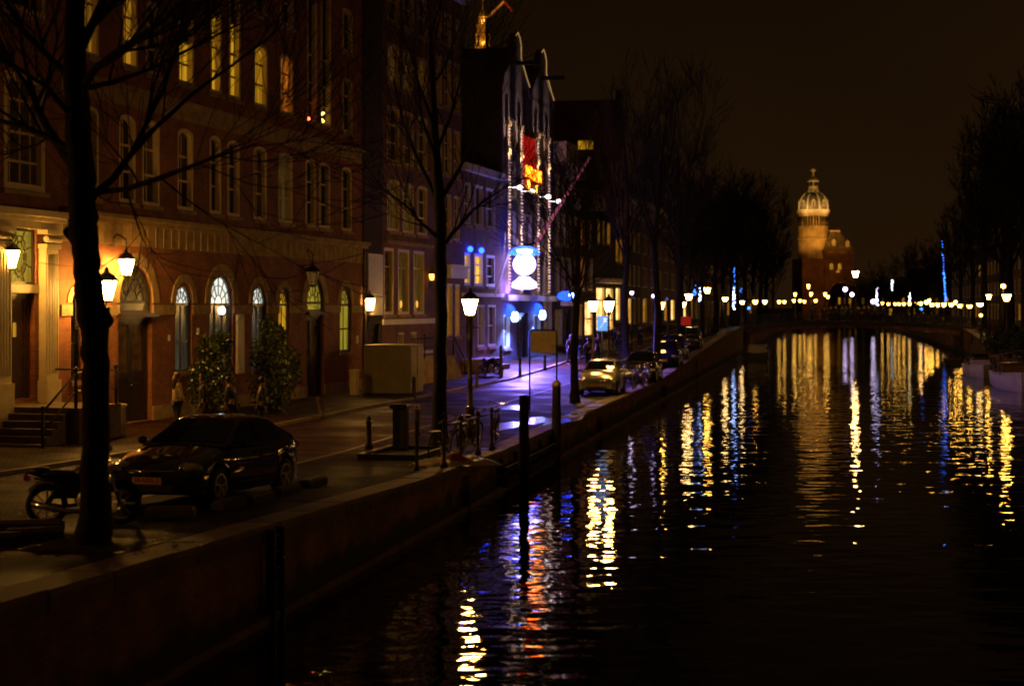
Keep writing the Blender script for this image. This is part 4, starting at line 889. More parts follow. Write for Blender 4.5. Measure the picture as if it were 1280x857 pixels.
# rows further off: three shapes, repeated
far_t = [lean_tree('quay_tree', None, 0, 150, p_, 3.6, .34, 50+i, x=0, lev=3, rmin=.022) for i, p_ in enumerate((205, 222, 215))]
for o in far_t: o.location = (0, 150, 0)
ords = ('first','second','third','fourth','fifth','sixth','seventh','eighth','ninth','tenth','eleventh','twelfth')
random.seed(77)
used = set()
def place_far(x, y, z, s, label, group):
    i = random.randrange(3); o = far_t[i]
    if i in used: o = dup(o)
    used.add(i); o.location = (x, y, z-.05); o.rotation_euler = (0, 0, random.uniform(0, 6.28)); o.scale = (s*random.uniform(.95,1.2),)*2+(s,)
    o['label'] = label; o['category'] = 'tree'; o['group'] = group
for i, y in enumerate((116,124,131,139,150,163,178,196,216,238,262,290)):
    place_far(edge(y)-1.5-random.uniform(0,.6), y, S(y), (EYE+(HOR-(225,212,205,200,196,195,198,205,218,235,252,272)[i])*y/F-S(y))/18.9*random.uniform(.95,1.02), f'dark bare tree in the far left row, {ords[i]} beyond the quay ramp', 'bare trees in a row along the far left quay')
for i, (y, s) in enumerate(((113,1.15),(119,1.3),(126,1.2),(134,1.25),(143,1.1),(154,1.05),(168,.95),(186,.9),(208,.8),(235,.78),(268,.8),(305,.85))):
    place_far(redge(y)+1.8+random.uniform(0,1.2), y, SR(y), s*random.uniform(.93,1.05), f'dark bare tree in the row along the right bank, {ords[i]} from the right edge', 'bare trees in a row along the right bank')
for i in range(3):
    if i not in used: place_far(edge(300)-2, 300+i, 1, 1, 'dark bare tree at the far end of the left row', 'bare trees in a row along the far left quay')
# dark bare trees closing the view
for i, px in enumerate((1072,1090,1106,1124,1140)):
    o = dup(far_t[i % 3]); Y = 345+i*7; o.location = ((px-640)*Y/F, Y, .8); s = .62+.12*(i % 3); o.scale = (s*1.3, s*1.3, s); o.rotation_euler = (0,0,i*1.7)
    o['label'] = f'low bare tree at the canal end, {ords[i]} right of the bridge lamp'; o['category'] = 'tree'; o['group'] = 'trees at the far end of the canal'

# bushes by the arched windows
def bush(name, label, base, lobes, n, size, m, stems, seed, extra=None):
    rng = random.Random(seed); root = empty(name, base, 0, label, 'bush'); lf = MB(); st = MB()
    for i in range(n):
        c, r = rng.choice(lobes); v = Vector((rng.gauss(0,1), rng.gauss(0,1), rng.gauss(0,1))).normalized()*rng.random()**.45
        p = Vector(c)+Vector((v.x*r[0], v.y*r[1], v.z*r[2])); s_ = size*rng.uniform(.6,1.4)
        a = Vector((rng.gauss(0,1), rng.gauss(0,1), rng.gauss(-.3,.8))).normalized(); b = a.orthogonal().normalized(); b.rotate(Quaternion(a, rng.uniform(0,6.28)))
        nn = a.cross(b)*.12*s_
        lf.add([p, p+a*s_*.5+b*s_*.24+nn, p+a*s_, p+a*s_*.5-b*s_*.24+nn], [(0,1,2),(0,2,3)], 1 if (extra and rng.random() < extra) else 0)
    for i in range(stems):
        c, r = rng.choice(lobes); e_ = (c[0]+rng.uniform(-.6,.6)*r[0], c[1], c[2]+rng.uniform(-.2,.7)*r[2]); st.tube([(rng.uniform(-.2,.2), rng.uniform(-.1,.1), 0), (e_[0]*.4, e_[1]*.5, e_[2]*.55), e_], [.03,.02,.008], 5)
    st.build('stem', TWIG, root); lf.build('foliage', [m, LEAFG], root)
    return root
def gz(Y): return S(Y)+.1
Y = 50.5; x = (264-640)*Y/F
bush('leafy_bush', 'dark glossy leafed bush against the wall under the white arched window', (x, Y, gz(Y)), [((-.1,0,.8),(.75,.5,.7)),((.15,0,1.7),(.6,.45,.8)),((-.35,0,1.3),(.4,.4,.6)),((.3,0,2.4),(.35,.35,.5)),((-.1,.1,2.2),(.4,.3,.6))], 4200, .15, LEAFD, 22, 5, extra=.10)
Y = 52.5; x = (344-640)*Y/F
bush('leafy_bush', 'tall green bush with feathery bright leaves between the arched windows and the right door', (x, Y, gz(Y)), [((-.1,0,.9),(.85,.55,.8)),((-.35,0,2.0),(.5,.45,.8)),((.35,0,1.6),(.55,.45,.8)),((0,0,2.6),(.35,.35,.55)),((-.25,0,2.9),(.25,.25,.4))], 6500, .15, LEAFD, 16, 6, extra=.5)

# ------------------------------------------------------------------ street lamps and wall lanterns
def lantern(mb_cap, mb_glass, c, s=1.0):
    x, y, z = c
    mb_glass.lathe([(.12*s,-.24*s),(.235*s,.20*s)], 6, (x,y,z), smooth=False)
    mb_cap.lathe([(.14*s,-.30*s),(.13*s,-.24*s)], 6, (x,y,z), smooth=False); mb_cap.lathe([(.28*s,.20*s),(.27*s,.23*s),(.15*s,.36*s),(.06*s,.42*s),(.05*s,.50*s),(.0,.56*s)], 6, (x,y,z), smooth=False)
    for k in range(6):
        a = math.pi*2*k/6; mb_cap.bar((x+.122*s*math.cos(a), y+.122*s*math.sin(a), z-.24*s), (x+.24*s*math.cos(a), y+.24*s*math.sin(a), z+.21*s), .018*s, .018*s)
def make_lamp(label, glass, group, Hh=3.8):
    root = empty('street_lamp', (0,0,0), 0, label, 'street lamp', group); m = MB()
    m.lathe([(.17,0),(.17,.25),(.14,.3),(.13,.75),(.15,.80),(.15,.86),(.085,.92),(.075,1.6),(.09,1.65),(.06,1.72),(.05,2.8),(.075,2.85),(.05,2.9),(.04,Hh-.42),(.09,Hh-.34),(.13,Hh-.30)], 10)
    m.bar((-.28,0,Hh-.62),(.28,0,Hh-.62),.03,.03); m.build('post', IRONB, root)
    cp, gl = MB(), MB(); lantern(cp, gl, (0,0,Hh)); l = cp.build('lantern', BLACK, root); gl.build('glass', glass, l)
    return root
LG = 'street lamps along both quays'
lamp0 = make_lamp('nearest lit street lamp on the left quay, with iron post beside the slim tree', LAMPG, LG)
def put(o, px, Y, zb=None, s=1): o.location = ((px-640)*Y/F, Y, S(Y) if zb is None else zb); o.scale = (s, s, s); return o
put(lamp0, 587.5, 44.3)
l1 = put(dup(lamp0), 761, 67); l1['label'] = 'lit street lamp behind the silver car, right one of the close pair'
l2 = put(dup(lamp0), 741.5, 71); l2['label'] = 'lit street lamp left one of the close pair, before the bright shop front'
ln = make_lamp('', LAMPQ, LG); ln.location = (-14.3, 21.5, S(21.5)+.1); ln['label'] = 'unseen street lamp added on the left pavement to light the black car'  # out of view, added to light the black car's front and the ground nearby
lq = make_lamp('', LAMPQ, LG)
for i, Y in enumerate((26, 46, 66, 86)):                                # the row goes on along the right bank towards the camera
    o = lq if i == 0 else dup(lq); o.location = (redge(Y)+1.3, Y, 1.1); o['label'] = f'lit street lamp on the right bank before the boats, {("first","second","third","fourth")[i]} along from the near bridge'
def lamp_head(px, py, Y, glass, label, right=False, s=1.0, group=LG, mesh=[None]):
    glass = 'd' if Y > 265 else glass; zh = ZZ(py, Y); zb = SR(Y) if right else S(Y); o = dup(proto[glass]); x = (px-640)*Y/F; o.location = (x, Y, zb); k = (zh-zb)/3.8; o.scale = (s*1.0, s*1.0, k)
    o['label'] = label; o['group'] = group; return o
LAMPD = glow('distant_lamp_glass', (1, .48, .07), 20)
proto = {'d': make_lamp('', LAMPD, LG), 'w': make_lamp('', LAMPF, LG), 'o': make_lamp('', LAMPO, LG)}
FL = [(825.3,382,92),(852.9,380.5,106),(861,371,112),(884,363,128),(906.5,374,149),(927.5,378,182),(944,377.5,214),(956,377.7,246),(974,377.5,285),(980.5,377.5,300),(992.3,376,318),(1000,376,330),(1005.5,377,336),(1019.5,376,338),(994,368,342),(1013.9,367.7,338),(1031.5,368,336),(1035,371,340),(1010.5,358,345)]
Fd = ['by the quay tree beyond the bicycles','beside the dark cars on the quay ramp','above the parked cars on the ramp','right of the blue light cluster','left of the blue lit mast','right of the blue lit mast']
for i, (px, py, Y) in enumerate(FL):
    lab = f'small glowing street lamp {Fd[i]}' if i < len(Fd) else f'tiny glowing street lamp near the church, number {i-5} counted along the far left quay'
    if i >= len(Fd): lab = f'tiny glowing street lamp left of the church tower, {ords[i-6] if i-6 < 12 else "thirteenth"} from the blue lit mast'
    lamp_head(px, py, Y, 'w' if i % 3 else 'o', lab, s=1.25 if Y < 200 else 1.5)
FR = [(1258.3,371.8,117,1.15),(1225,381,148,1.1),(1212,383,163,1),(1200,382.5,175,1),(1189,381,188,1),(1180,381,198,1),(1172.5,381,212,1),(1165,381,226,1),(1158,378,240,1),(1151,379.5,256,1),(1145.5,379.5,270,1),(1130,380,300,1.2),(1124,380,312,1.1),(1119,380,322,1.2),(1110.5,380,332,1.1),(1236,371,141,.8)]
FR += [(1137,380,292,1),(1103,379,340,1),(1161.5,376,233,.7),(1194.5,378,181,.6)]
for i, (px, py, Y, s) in enumerate(FR):
    s *= 1.3; lab = f'small golden lamp between the larger right bank lamps, {ords[i-16]} of the small ones' if i > 15 else 'bright street lamp nearest on the right bank, above the moored boats' if i == 0 else ('faint lamp between the two brightest lamps of the right bank' if i == 15 else f'glowing street lamp on the right bank, {ords[i] if i < 12 else ("thirteenth","fourteenth","fifteenth")[i-12]} from the right edge')
    lamp_head(px, py, Y, 'o' if i != 1 else 'w', lab, right=True, s=s)
for k in proto: 
    for ch in KIDS[proto[k].name]:
        for c2 in KIDS.get(ch.name, []): bpy.data.objects.remove(c2)
        KIDS.pop(ch.name, None); bpy.data.objects.remove(ch)
    KIDS.pop(proto[k].name, None); bpy.data.objects.remove(proto[k])
def wall_lantern(px, py, Y, label, s=1.05, glass=LAMPW, hang=False, fx=fac):
    x, y, z = P(px, py, Y); root = empty('wall_lantern', (x, y, z), A1, label, 'wall lamp', 'iron lanterns on the house fronts')
    cp, gl = MB(), MB(); lantern(cp, gl, (0,0,0), s); l = cp.build('lantern', BLACK, root); gl.build('glass', glass, l)
    dist = (x-fx(y))*math.cos(A1-math.pi/2); dist = (x-fx(y))*.964; m = MB()
    if hang: m.tube([(0,0,.5*s),(0,0,.8*s),(0,dist*.6,.95*s),(0,dist,.8*s)], .025, 6)
    else:
        m.tube([(0,0,-.28*s),(0,.05,-.42*s),(0,dist*.5,-.40*s),(0,dist,-.30*s)], .028, 6); m.tube([(0,dist,-.9*s),(0,dist*.6,-.75*s),(0,dist*.2,-.45*s)], .02, 6)
        m.tube([(0, dist*.5+.14*math.cos(a*.6)*(1-a/16), -.58*s+.14*math.sin(a*.6)*(1-a/16)) for a in range(13)], .014, 5)
    m.box(-.09,.09,dist-.03,dist+.02,*((.62*s,.92*s) if hang else (-.95*s,-.15*s))); m.build('bracket', BLACK, root)
    return root
wall_lantern(13, 323, 41.6, 'lit iron lantern on a bracket beside the cream portal at the left edge')
wall_lantern(158, 333, 47.0, 'lit hanging lantern left above the arched double door', hang=True)
wall_lantern(133.5, 362, 44.9, 'lit lantern on a scrolled bracket, half hidden behind the big tree trunk', s=1.25)
wall_lantern(391, 347, 61.6, 'unlit pale lantern hanging above the right arched doorway', s=1.2, glass=mat('milk_glass', (.75,.75,.72), .35), hang=True)
wall_lantern(461.5, 380, 68.6, 'lit lantern in front of the narrow alley house', s=1.15)
wall_lantern(540, 346, 77.0, 'small amber lantern on the brown house behind the slim tree', s=.7, glass=glow('amber_glass', (1,.45,.06), 6))

# string lit masts and the coloured lamps of the far left bank
BLS = glow('blue_string_light', (.03,.16,1.0), 6); BWS = glow('blue_white_light', (.42,.55,1.0), 14); PWS = glow('purple_white_light', (.85,.62,1.0), 14)
def mast(px, Y, y0, y1, label, mats, n, right=False, seed=1, lean=0):
    rng = random.Random(seed); x = (px-640)*Y/F; zb = SR(Y) if right else S(Y); root = empty('lit_mast', (x, Y, zb), 0, label, 'lit mast'); z0, z1 = ZZ(y0, Y)-zb, ZZ(y1, Y)-zb
    MB().tube([(0,0,0),(lean*.5,0,z1*.5),(lean,0,z1)], .06, 6).build('pole', BLACK, root); q = Y/F
    for k, m_ in enumerate(mats):
        mb = MB()
        for i in range(n):
            t = (i+.5)/n; t = t*.5 if (k == len(mats)-1 and len(mats) > 1) else t
            mb.ball((lean*t+rng.uniform(-.9,.9)*q, rng.uniform(-.1,.1), z0+(z1-z0)*t+rng.uniform(-1,1)*q), q*rng.uniform(.5,.95)*(1.25 if k else .8), 6, 4)
        mb.build('string_light', m_, root)
    return root
mast(917.5, 158, 386, 334, 'tall string lit mast with blue and white lights on the far left quay', [BLS, BWS], 22, seed=2)
mast(1182, 196, 378, 300, 'slim mast wound with blue lights among the right bank trees', [BLS, BLS], 22, right=True, seed=3, lean=-.5)
mast(868.5, 116, 369, 356, 'cluster of blue lights on a post above the parked cars', [BLS, BLS], 7, seed=4)
mast(875, 119, 377, 360, 'cluster of blue white lights on a post right of the parked cars', [BWS, BWS], 8, seed=5)
mast(926.4, 190, 366, 360, 'single blue light on a post right of the blue lit mast', [BLS], 4, seed=6)
mast(834.7, 97, 375, 370.5, 'small blue light on a post beyond the quay trees', [BLS], 3, seed=7)
mast(1096.5, 178, 381, 358, 'tall purple white light column behind the bridge', [PWS, BWS], 9, seed=8)
mast(1115.3, 330, 362, 350, 'pale vertical light tube far behind the bridge', [glow('pale_tube', (.8,.95,1), 8)], 12, seed=9)
mast(1136.6, 320, 381, 366, 'pale greenish light column far along the right bank', [glow('greenish_white', (.85,1,.75), 25)], 7, right=True, seed=10)
def globe(px, py, Y, r, m_, label, right=False):
    x, y, z = P(px, py, Y); zb = SR(Y) if right else S(Y); root = empty('globe_lamp', (x, y, zb), 0, label, 'lamp'); q = Y/F
    MB().ball((0,0,z-zb), r*q, 10, 8).build('globe', m_, root); MB().tube([(0,0,0),(0,0,z-zb-r*q*.9)], .05, 6).build('post', BLACK, root)
globe(789.8, 366, 104, 2.2, PWS, 'small purple white globe lamp right of the bright shop front')
globe(816.7, 370, 108, 2.0, PWS, 'small purple globe lamp left of the quay edge tree')
globe(1056.5, 361.6, 300, 2.6, PWS, 'purple white globe lamp on a post right of the church')
globe(1065, 368, 310, 2.4, PWS, 'purple white globe lamp under the bright bridge lamp')
globe(1091.5, 376.7, 300, 2.6, PWS, 'pale globe lamp beside the tall purple light column')
globe(936, 385, 210, 1.8, BLS, 'dim blue globe lamp low on the far left quay')
globe(1151.5, 386, 260, 1.8, BLS, 'dim blue globe lamp low on the right bank')
globe(1226, 394, 132, 1.8, glow('low_amber', (1,.5,.08), 20), 'low amber globe lamp behind the moored boats', right=True)
globe(1254, 357.5, 120, 2.6, LAMPO, 'high small globe lamp just above the brightest right bank lamp', right=True)

# ------------------------------------------------------------------ street furniture
BG = 'iron bollards along the kerbs'
def bollard(px, pyb, pyt, label, tilt=0, first=[None]):
    lo, hi = 20.0, 130.0
    for _ in range(50):                                                     # the depth at which its foot meets the pavement
        y = (lo+hi)/2
        if HOR+F*(EYE-S(y)-.03)/y > pyb: lo = y
        else: hi = y
    Y = lo; x = (px-640)*Y/F
    if first[0] is None:
        r = empty('bollard', (0,0,0), 0, label, 'bollard', BG); m = MB(); m.lathe([(.11,0),(.11,.12),(.085,.16),(.075,.70),(.09,.72),(.09,.76),(.072,.79)], 10); m.build('post', IRONB, r)
        MB().lathe([(.072,.79),(.075,.84),(.05,.90),(0,.93)], 10).build('cap', IRONB, r); first[0] = r
    else: r = dup(first[0])
    r.location = (x, Y, S(Y)+.0); k = (pyb-pyt)*Y/F/.93; r.scale = (1, 1, k); r.rotation_euler = (0, R(tilt), 0); r['label'] = label
for px, b, t, lab, ti in ((461,559,517,'brown iron bollard left of the ticket pillar',0),(522,542,503,'brown iron bollard right of the ticket pillar',0),(517.5,498,469,'iron bollard before the beige utility cabinet',0),(403,521,493,'tilted iron bollard leaning on the kerb near the red brick corner',-14),
    (596,483,458,'iron bollard at the foot of the house stoop right of the lamp post',0),(650,470,446,'iron bollard on the blue lit pavement left of the sign board',0),(681,462,442,'iron bollard on the blue lit pavement behind the sign board',0),(626,474,430,'tall thin post on the blue lit pavement under the glowing sign',0)): bollard(px, b, t, lab, ti)
Y = 39.4; x = (501-640)*Y/F
tp = empty('ticket_pillar', (x, Y, S(Y)), R(-14), 'dark ticket pillar with projecting cap on the quay pavement', 'parking meter')
MB().bbox(-.17,.17,-.15,.15,.0,1.16,.02).build('body', BLACK, tp); MB().bbox(-.235,.235,-.22,.2,1.16,1.27,.04).build('cap', BLACK, tp); MB().bbox(.02,.155,-.165,-.15,.15,1.1,.005).build('front_panel', mat('grey_panel', (.12,.11,.09), .5), tp); MB().box(-.22,.22,-.2,.2,0,.06).build('base', STONE, tp)
# parking blocks
KG = 'low concrete kerb blocks along the parking strip'; CONC = mat('worn_concrete', (.085,.06,.04), .85, var=.4, scale=6, bump=.4)
mb = MB(); mb.bbox(-.5,.5,-.13,.13,0,.16,.05); kb = None
def block(px, py, Y, L, rz, label):
    global kb
    x = (px-640)*Y/F
    if kb is None: kb = mb.build('kerb_block', CONC)
    else: kb = kb.copy(); C.objects.link(kb)
    kb.location = (x, Y, S(Y)); kb.rotation_euler = (0,0,rz); kb.scale = (L,1,1.05); tag(kb, label, 'kerb block', KG)
for px, y, L, rz, lab in ((213,24.6,.8,0,'kerb block in front of the black car'),(286,26.0,.75,R(70),'kerb block beside the front wheel of the black car'),(322,27.2,.95,R(76),'kerb block alongside the rear door of the black car'),(357,28.8,1.0,R(76),'kerb block behind the rear wheel of the black car'),(391,30.6,1.0,R(76),'furthest kerb block of the row behind the black car'),
    (38,22.6,.95,R(2),'kerb block behind the rear wheel of the motorcycle'),(43,21.5,.8,R(16),'nearest kerb block left of the big tree'),(3,20.9,.5,R(14),'kerb block cut by the left edge of the picture')): block(px, 0, y, L, rz, lab)
Y = 38.3; tb = empty('tree_bed', ((497-640)*Y/F, Y, S(Y)), R(76), 'dark raised bed edge around the foot of the ticket pillar', 'planting bed')
m = MB(); m.ring([(-.9,-.85),(1.6,-.85),(1.6,.75),(-.9,.75)], [(-.78,-.73),(1.48,-.73),(1.48,.63),(-.78,.63)], -.14, 0); m.xf(Matrix.Rotation(R(-90), 4, 'X')); m.build('rim', BLACK, tb)
MB().box(-.77,1.47,-.62,.72,0,.05).build('soil', GROUND, tb)
# tree grates
for (px, Y_, lab) in ((168,20.9,'iron tree grate at the foot of the big dark tree'),):
    gr = MB(); gr.box(-.75,.75,-.75,.75,.0,.012); 
    for i in range(9): gr.box(-.7,.7,-.66+i*.16,-.60+i*.16,.0125,.022)
    o = gr.build('tree_grate', IRONB); o.location = ((118-640)*YT/F if False else bx, 20.8, S(20.8)+.004); o.rotation_euler = (math.atan(-.035),0,R(-12)); tag(o, lab, 'tree grate')
# quay railing
RG = empty('quay_railing', (edge(35), 35, S(35)), 0, 'iron quay railing of round headed posts with one top rail by the parked bicycles', 'railing')
pts = [(569.5,35.2),(589,36.8),(610,38.6),(627.5,40.2)]; tops = []
for px, Y in pts:
    x = edge(Y)-.28; v = (x-edge(35), Y-35, S(Y)-S(35)); m = MB(); m.lathe([(.085,0),(.085,.1),(.05,.15),(.045,.62),(.06,.66),(.045,.70),(.042,1.0),(.065,1.03),(.065,1.08),(.03,1.13),(0,1.15)], 9, v); m.build('post', IRONB, RG); tops.append(Vector(v)+Vector((0,0,.98)))
m = MB()
for a, b in zip(tops, tops[1:]): m.tube([a, b], .024, 6)
m.build('rail', IRONB, RG)
m = MB(); v = Vector((edge(34.6)-.75-edge(35), -.35, 0)); m.lathe([(.07,0),(.045,.1),(.042,1.05),(.065,1.08),(.03,1.16),(0,1.18)], 9, v); m.build('post', IRONB, RG)
# mooring piles
for px, Y, zt, r, lab in ((655,38.4,2.56,.125,'nearer black timber mooring pile standing in the water by the wall'),(695.5,47.2,2.42,.14,'further mooring pile with pale capped top in front of the tree')):
    m = MB(); m.lathe([(r*1.05,-1.3),(r,0),(r*1.02,1.2),(r*.97,zt-.05),(r*.8,zt)], 12, smooth=True); o = empty('mooring_pile', ((px-640)*Y/F, Y, 0), 0, lab, 'mooring pile', 'timber mooring piles'); m.build('post', WOOD, o)
    if Y > 40: MB().lathe([(r*1.03,zt-.1),(r*1.03,zt+.02),(0,zt+.12)], 12).build('cap', STONE, o)
fd = empty('fender_frame', (edge(43)+.09, 43, 0), math.atan2(1,.2075), 'dark timber landing frame against the quay wall between the mooring piles', 'landing frame')
m = MB(); m.bbox(-3.6,3.9,-.22,-.06,.10,.34); m.bbox(-3.6,3.9,-.2,-.06,.5,.62); m.build('beam', WOOD, fd)
for x in (-3.4,-1.6,.2,2.0,3.7): MB().box(x-.08,x+.08,-.055,.02,-.9,.85).build('upright', WOOD, fd)
ld = empty('quay_ladder', (edge(23.3)+.06, 23.3, 0), A2, 'iron ladder set in the brick quay wall in the foreground', 'ladder'); m = MB()
for x in (-.20,.20): m.box(x-.035,x+.035,-.16,-.02,-.9,1.42)
m.build('stile', BLACK, ld)
for i in range(9): MB().tube([(-.18,-.1,-.7+i*.25),(.18,-.1,-.7+i*.25)], .016, 6).build('rung', IRONB, ld)
# sign board
Y = 56; x = (679-640)*Y/F; sb = empty('sign_board', (x, Y, S(Y)), R(-6), 'tan information board in a rounded black tube frame on two posts', 'sign'); zt = ZZ(413, Y)-S(Y); zl = ZZ(440.5, Y)-S(Y)
m = MB(); m.tube([(-.50,0,0),(-.50,0,zt-.12),(-.47,0,zt-.03),(-.38,0,zt+.02),(.38,0,zt+.02),(.47,0,zt-.03),(.50,0,zt-.12),(.50,0,0)], .032, 8); m.build('frame', BLACK, sb)
MB().bbox(-.46,.46,-.02,.02,zl,zt-.02,.01).build('panel', mat('tan_board', (.50,.38,.20), .6, var=.2, scale=4), sb)
# utility cabinet, stone posts
Y = 66.5; x = (510-640)*Y/F
uc_ = empty('utility_cabinet', (-9.25+3.0, 63.2, S(64)), A1, 'large beige utility cabinet with double doors before the brown house basement', 'cabinet')
xa = P(512.5, 484, 64.5); uc_.location = (xa[0], xa[1], S(64)+.1); ZH = ZZ(431, 64.5)-S(64)-.1
MB().bbox(0,1.75,0,2.1,0,ZH,.03).build('body', mat('beige_metal', (.20,.16,.08), .5, var=.15, scale=2), uc_); m = MB()
for a in (.06,.90): m.bbox(a,a+.79,-.025,-.002,.08,ZH-.12,.005)
m.build('door', mat('beige_door', (.30,.23,.10), .5, var=.12, scale=2), uc_); MB().tube([(.82,-.05,.8),(.82,-.05,1.1)], .015, 6).build('handle', BLACK, uc_)
for px, pyb, Y, hh, lab in ((148.5,543,43.6,.86,'pale stone post left of the arched double door'),(443,493,63.5,1.0,'pale stone post at the corner of the red brick building')):
    o = empty('stone_post', ((px-640)*Y/F, Y, S(Y)+.1), A1, lab, 'post'); m = MB(); m.bbox(-.16,.16,-.14,.14,0,hh-.03,.03); m.build('shaft', CREAM, o); MB().bbox(-.185,.185,-.165,.165,hh-.03,hh+.06,.03).build('cap', CREAM, o)
# stoop railing of the brown house and its stair
Y = 72.5; st = empty('stoop_stair', (fac(72), 72, 0), A1, 'dark stoop with railing and steps before the brown canal house', 'stoop'); z0 = S(72)+.1
m = MB(); m.box(-1.6, 5.2, -1.35, -.12, z0-.3, 2.35)
for i in range(6): m.box(5.2+.3*i+.002, 5.5+.3*i, -1.3, -.12, z0-.3, 2.35-.2*(i+1)+.02)
m.build('step', STONE, st); m = MB()
for x in (-1.5, .6, 2.9, 5.1): m.tube([(x,-1.3,2.35),(x,-1.3,3.4)], .03, 6); m.ball((x,-1.3,3.44), .05, 6, 5)
m.tube([(-1.5,-1.3,3.3),(5.1,-1.3,3.3),(7.0,-1.3,2.1)], .028, 6); m.tube([(-1.5,-1.3,2.85),(5.1,-1.3,2.85),(7.0,-1.3,1.65)], .02, 6); m.tube([(7.0,-1.3,1.1),(7.0,-1.3,2.15)], .03, 6); m.build('railing', BLACK, st)
# blue parking sign
def text_mesh(s, size, m, parent, loc, rot, name='lettering', depth=.003):
    cu = bpy.data.curves.new(name, 'FONT'); cu.body = s; cu.size = size; cu.extrude = depth; cu.align_x = 'CENTER'; cu.align_y = 'CENTER'
    t = bpy.data.objects.new(name, cu); C.objects.link(t); dg = bpy.context.evaluated_depsgraph_get(); me = bpy.data.meshes.new_from_object(t.evaluated_get(dg)); bpy.data.objects.remove(t)
    me.materials.clear(); me.materials.append(m); o = bpy.data.objects.new(name, me); C.objects.link(o); o.location = loc; o.rotation_euler = rot; link_child(o, parent); return o
Y = 74; x = (753-640)*Y/F; ps = empty('parking_sign', (x, Y, S(Y)), R(-6), 'lit blue and white square street sign between the paired lamps', 'sign'); zc_ = ZZ(404, Y)-S(Y)
MB().tube([(0,.05,0),(0,.05,zc_+.4)], .035, 8).build('post', BLACK, ps); MB().bbox(-.26,.26,-.02,.02,zc_-.36,zc_+.36,.005).build('panel', glow('backlit_sign_blue', (.06,.30,.85), 1.3), ps)
m = MB(); m.bar((-.12,-.03,zc_-.24),(.12,-.03,zc_+.12),.09,.012); m.ball((.13,-.03,zc_+.16), .10, 10, 6, sc=(1,.1,.9)); m.build('symbol', glow('backlit_sign_white', (.9,.95,1), 1.4), ps)
Y = 104; x = (857.5-640)*Y/F; rs = empty('red_sign', (x, Y, S(Y)), 0, 'small red board on a post behind the dark parked cars', 'sign'); zc_ = ZZ(401, Y)-S(Y); MB().bbox(-.34,.34,-.03,.03,zc_-.3,zc_+.3,.01).build('panel', glow('backlit_red', (.4,.012,.004), .5), rs); MB().tube([(0,.05,0),(0,.05,zc_)], .04, 6).build('post', BLACK, rs)
# plastic sheet left on the quay
rng = random.Random(4); m = MB(); nx_, ny_ = 22, 14
vs = []
for j in range(ny_):
    for i in range(nx_):
        x = -.95+1.9*i/(nx_-1); y = -.6+1.2*j/(ny_-1); e_ = max(0, 1-(x/.95)**2)*max(0, 1-(y/.6)**2); vs.append((x+rng.uniform(-.02,.02), y+rng.uniform(-.02,.02), .004+e_**.6*(.16+.12*math.sin(5*x+2)*math.cos(6*y)+rng.uniform(-.03,.03))))
for j in range(ny_-1):
    for i in range(nx_-1): m.f.append([j*nx_+i, j*nx_+i+1, (j+1)*nx_+i+1, (j+1)*nx_+i]); m.m.append(1 if 3 <= j <= 5 else 0); m.s.append(True)
m.v = vs; Y = 36.2; o = m.build('crumpled_sheet', [mat('pale_sheet', (.55,.48,.36), .5, var=.15), mat('red_sheet_band', (.38,.03,.02), .5, var=.1)]); o.location = ((572-640)*Y/F, Y, S(Y)); o.rotation_euler = (0,0,R(25)); tag(o, 'crumpled pale sheet with a red band lying on the quay behind the railing posts', 'tarpaulin')
# wet patches that mirror the blue lamps
PUD = mat('rain_water', (.015,.012,.010), .17, var=0); rng = random.Random(8)
for i, (px, py, rx, ry) in enumerate(((638,531.5,.9,3.4),(669,526,1.1,3.6),(709,523,.9,5),(640,510,1.1,2.5),(612,560,.5,.9))):
    Y = 3.79*F/(py-HOR); x = (px-640)*Y/F; n = 26; vs = [(0,0,0)]; z = S(Y)+.009
    for k in range(n):
        a = 2*math.pi*k/n; q = 1+.22*math.sin(3*a+i)+.12*math.sin(7*a+2*i); vs.append((rx*.5*q*math.cos(a)+.2*ry*.5*q*math.sin(a), ry*.5*q*math.sin(a), 0))
    o = MB().add(vs, [(0, k+1, (k+1) % n+1) for k in range(n)]).build('puddle', PUD, loc=(x, Y, z)); tag(o, kind='structure')

# fallen leaves and litter, more of it round the trees
rng = random.Random(19); m = MB()
for i in range(700):
    if i < 160: y = YT0 = 20.8+rng.gauss(0,.8); x = -5.6+rng.gauss(0,.9)
    else: y = rng.uniform(19, 62); x = rng.choice((edge(y)-rng.uniform(.7,3.9), kerb2(y)-abs(rng.gauss(0,.5)), kerb1(y)+abs(rng.gauss(0,.4))))
    s_ = rng.uniform(.03,.065); a = rng.uniform(0,6.28); z = S(y)+.012; c, q = math.cos(a)*s_, math.sin(a)*s_
    m.add([(x-c,y-q,z),(x+q*.5,y-c*.5,z+rng.uniform(.004,.02)),(x+c,y+q,z+rng.uniform(0,.012)),(x-q*.5,y+c*.5,z+rng.uniform(.004,.02))], [(0,1,2,3)])
tag(m.build('fallen_leaves', mat('dead_leaf', (.16,.085,.03), .6, var=.5, scale=9)), 'brown fallen leaves scattered on the quay paving and round the trees', 'leaves', kind='stuff')
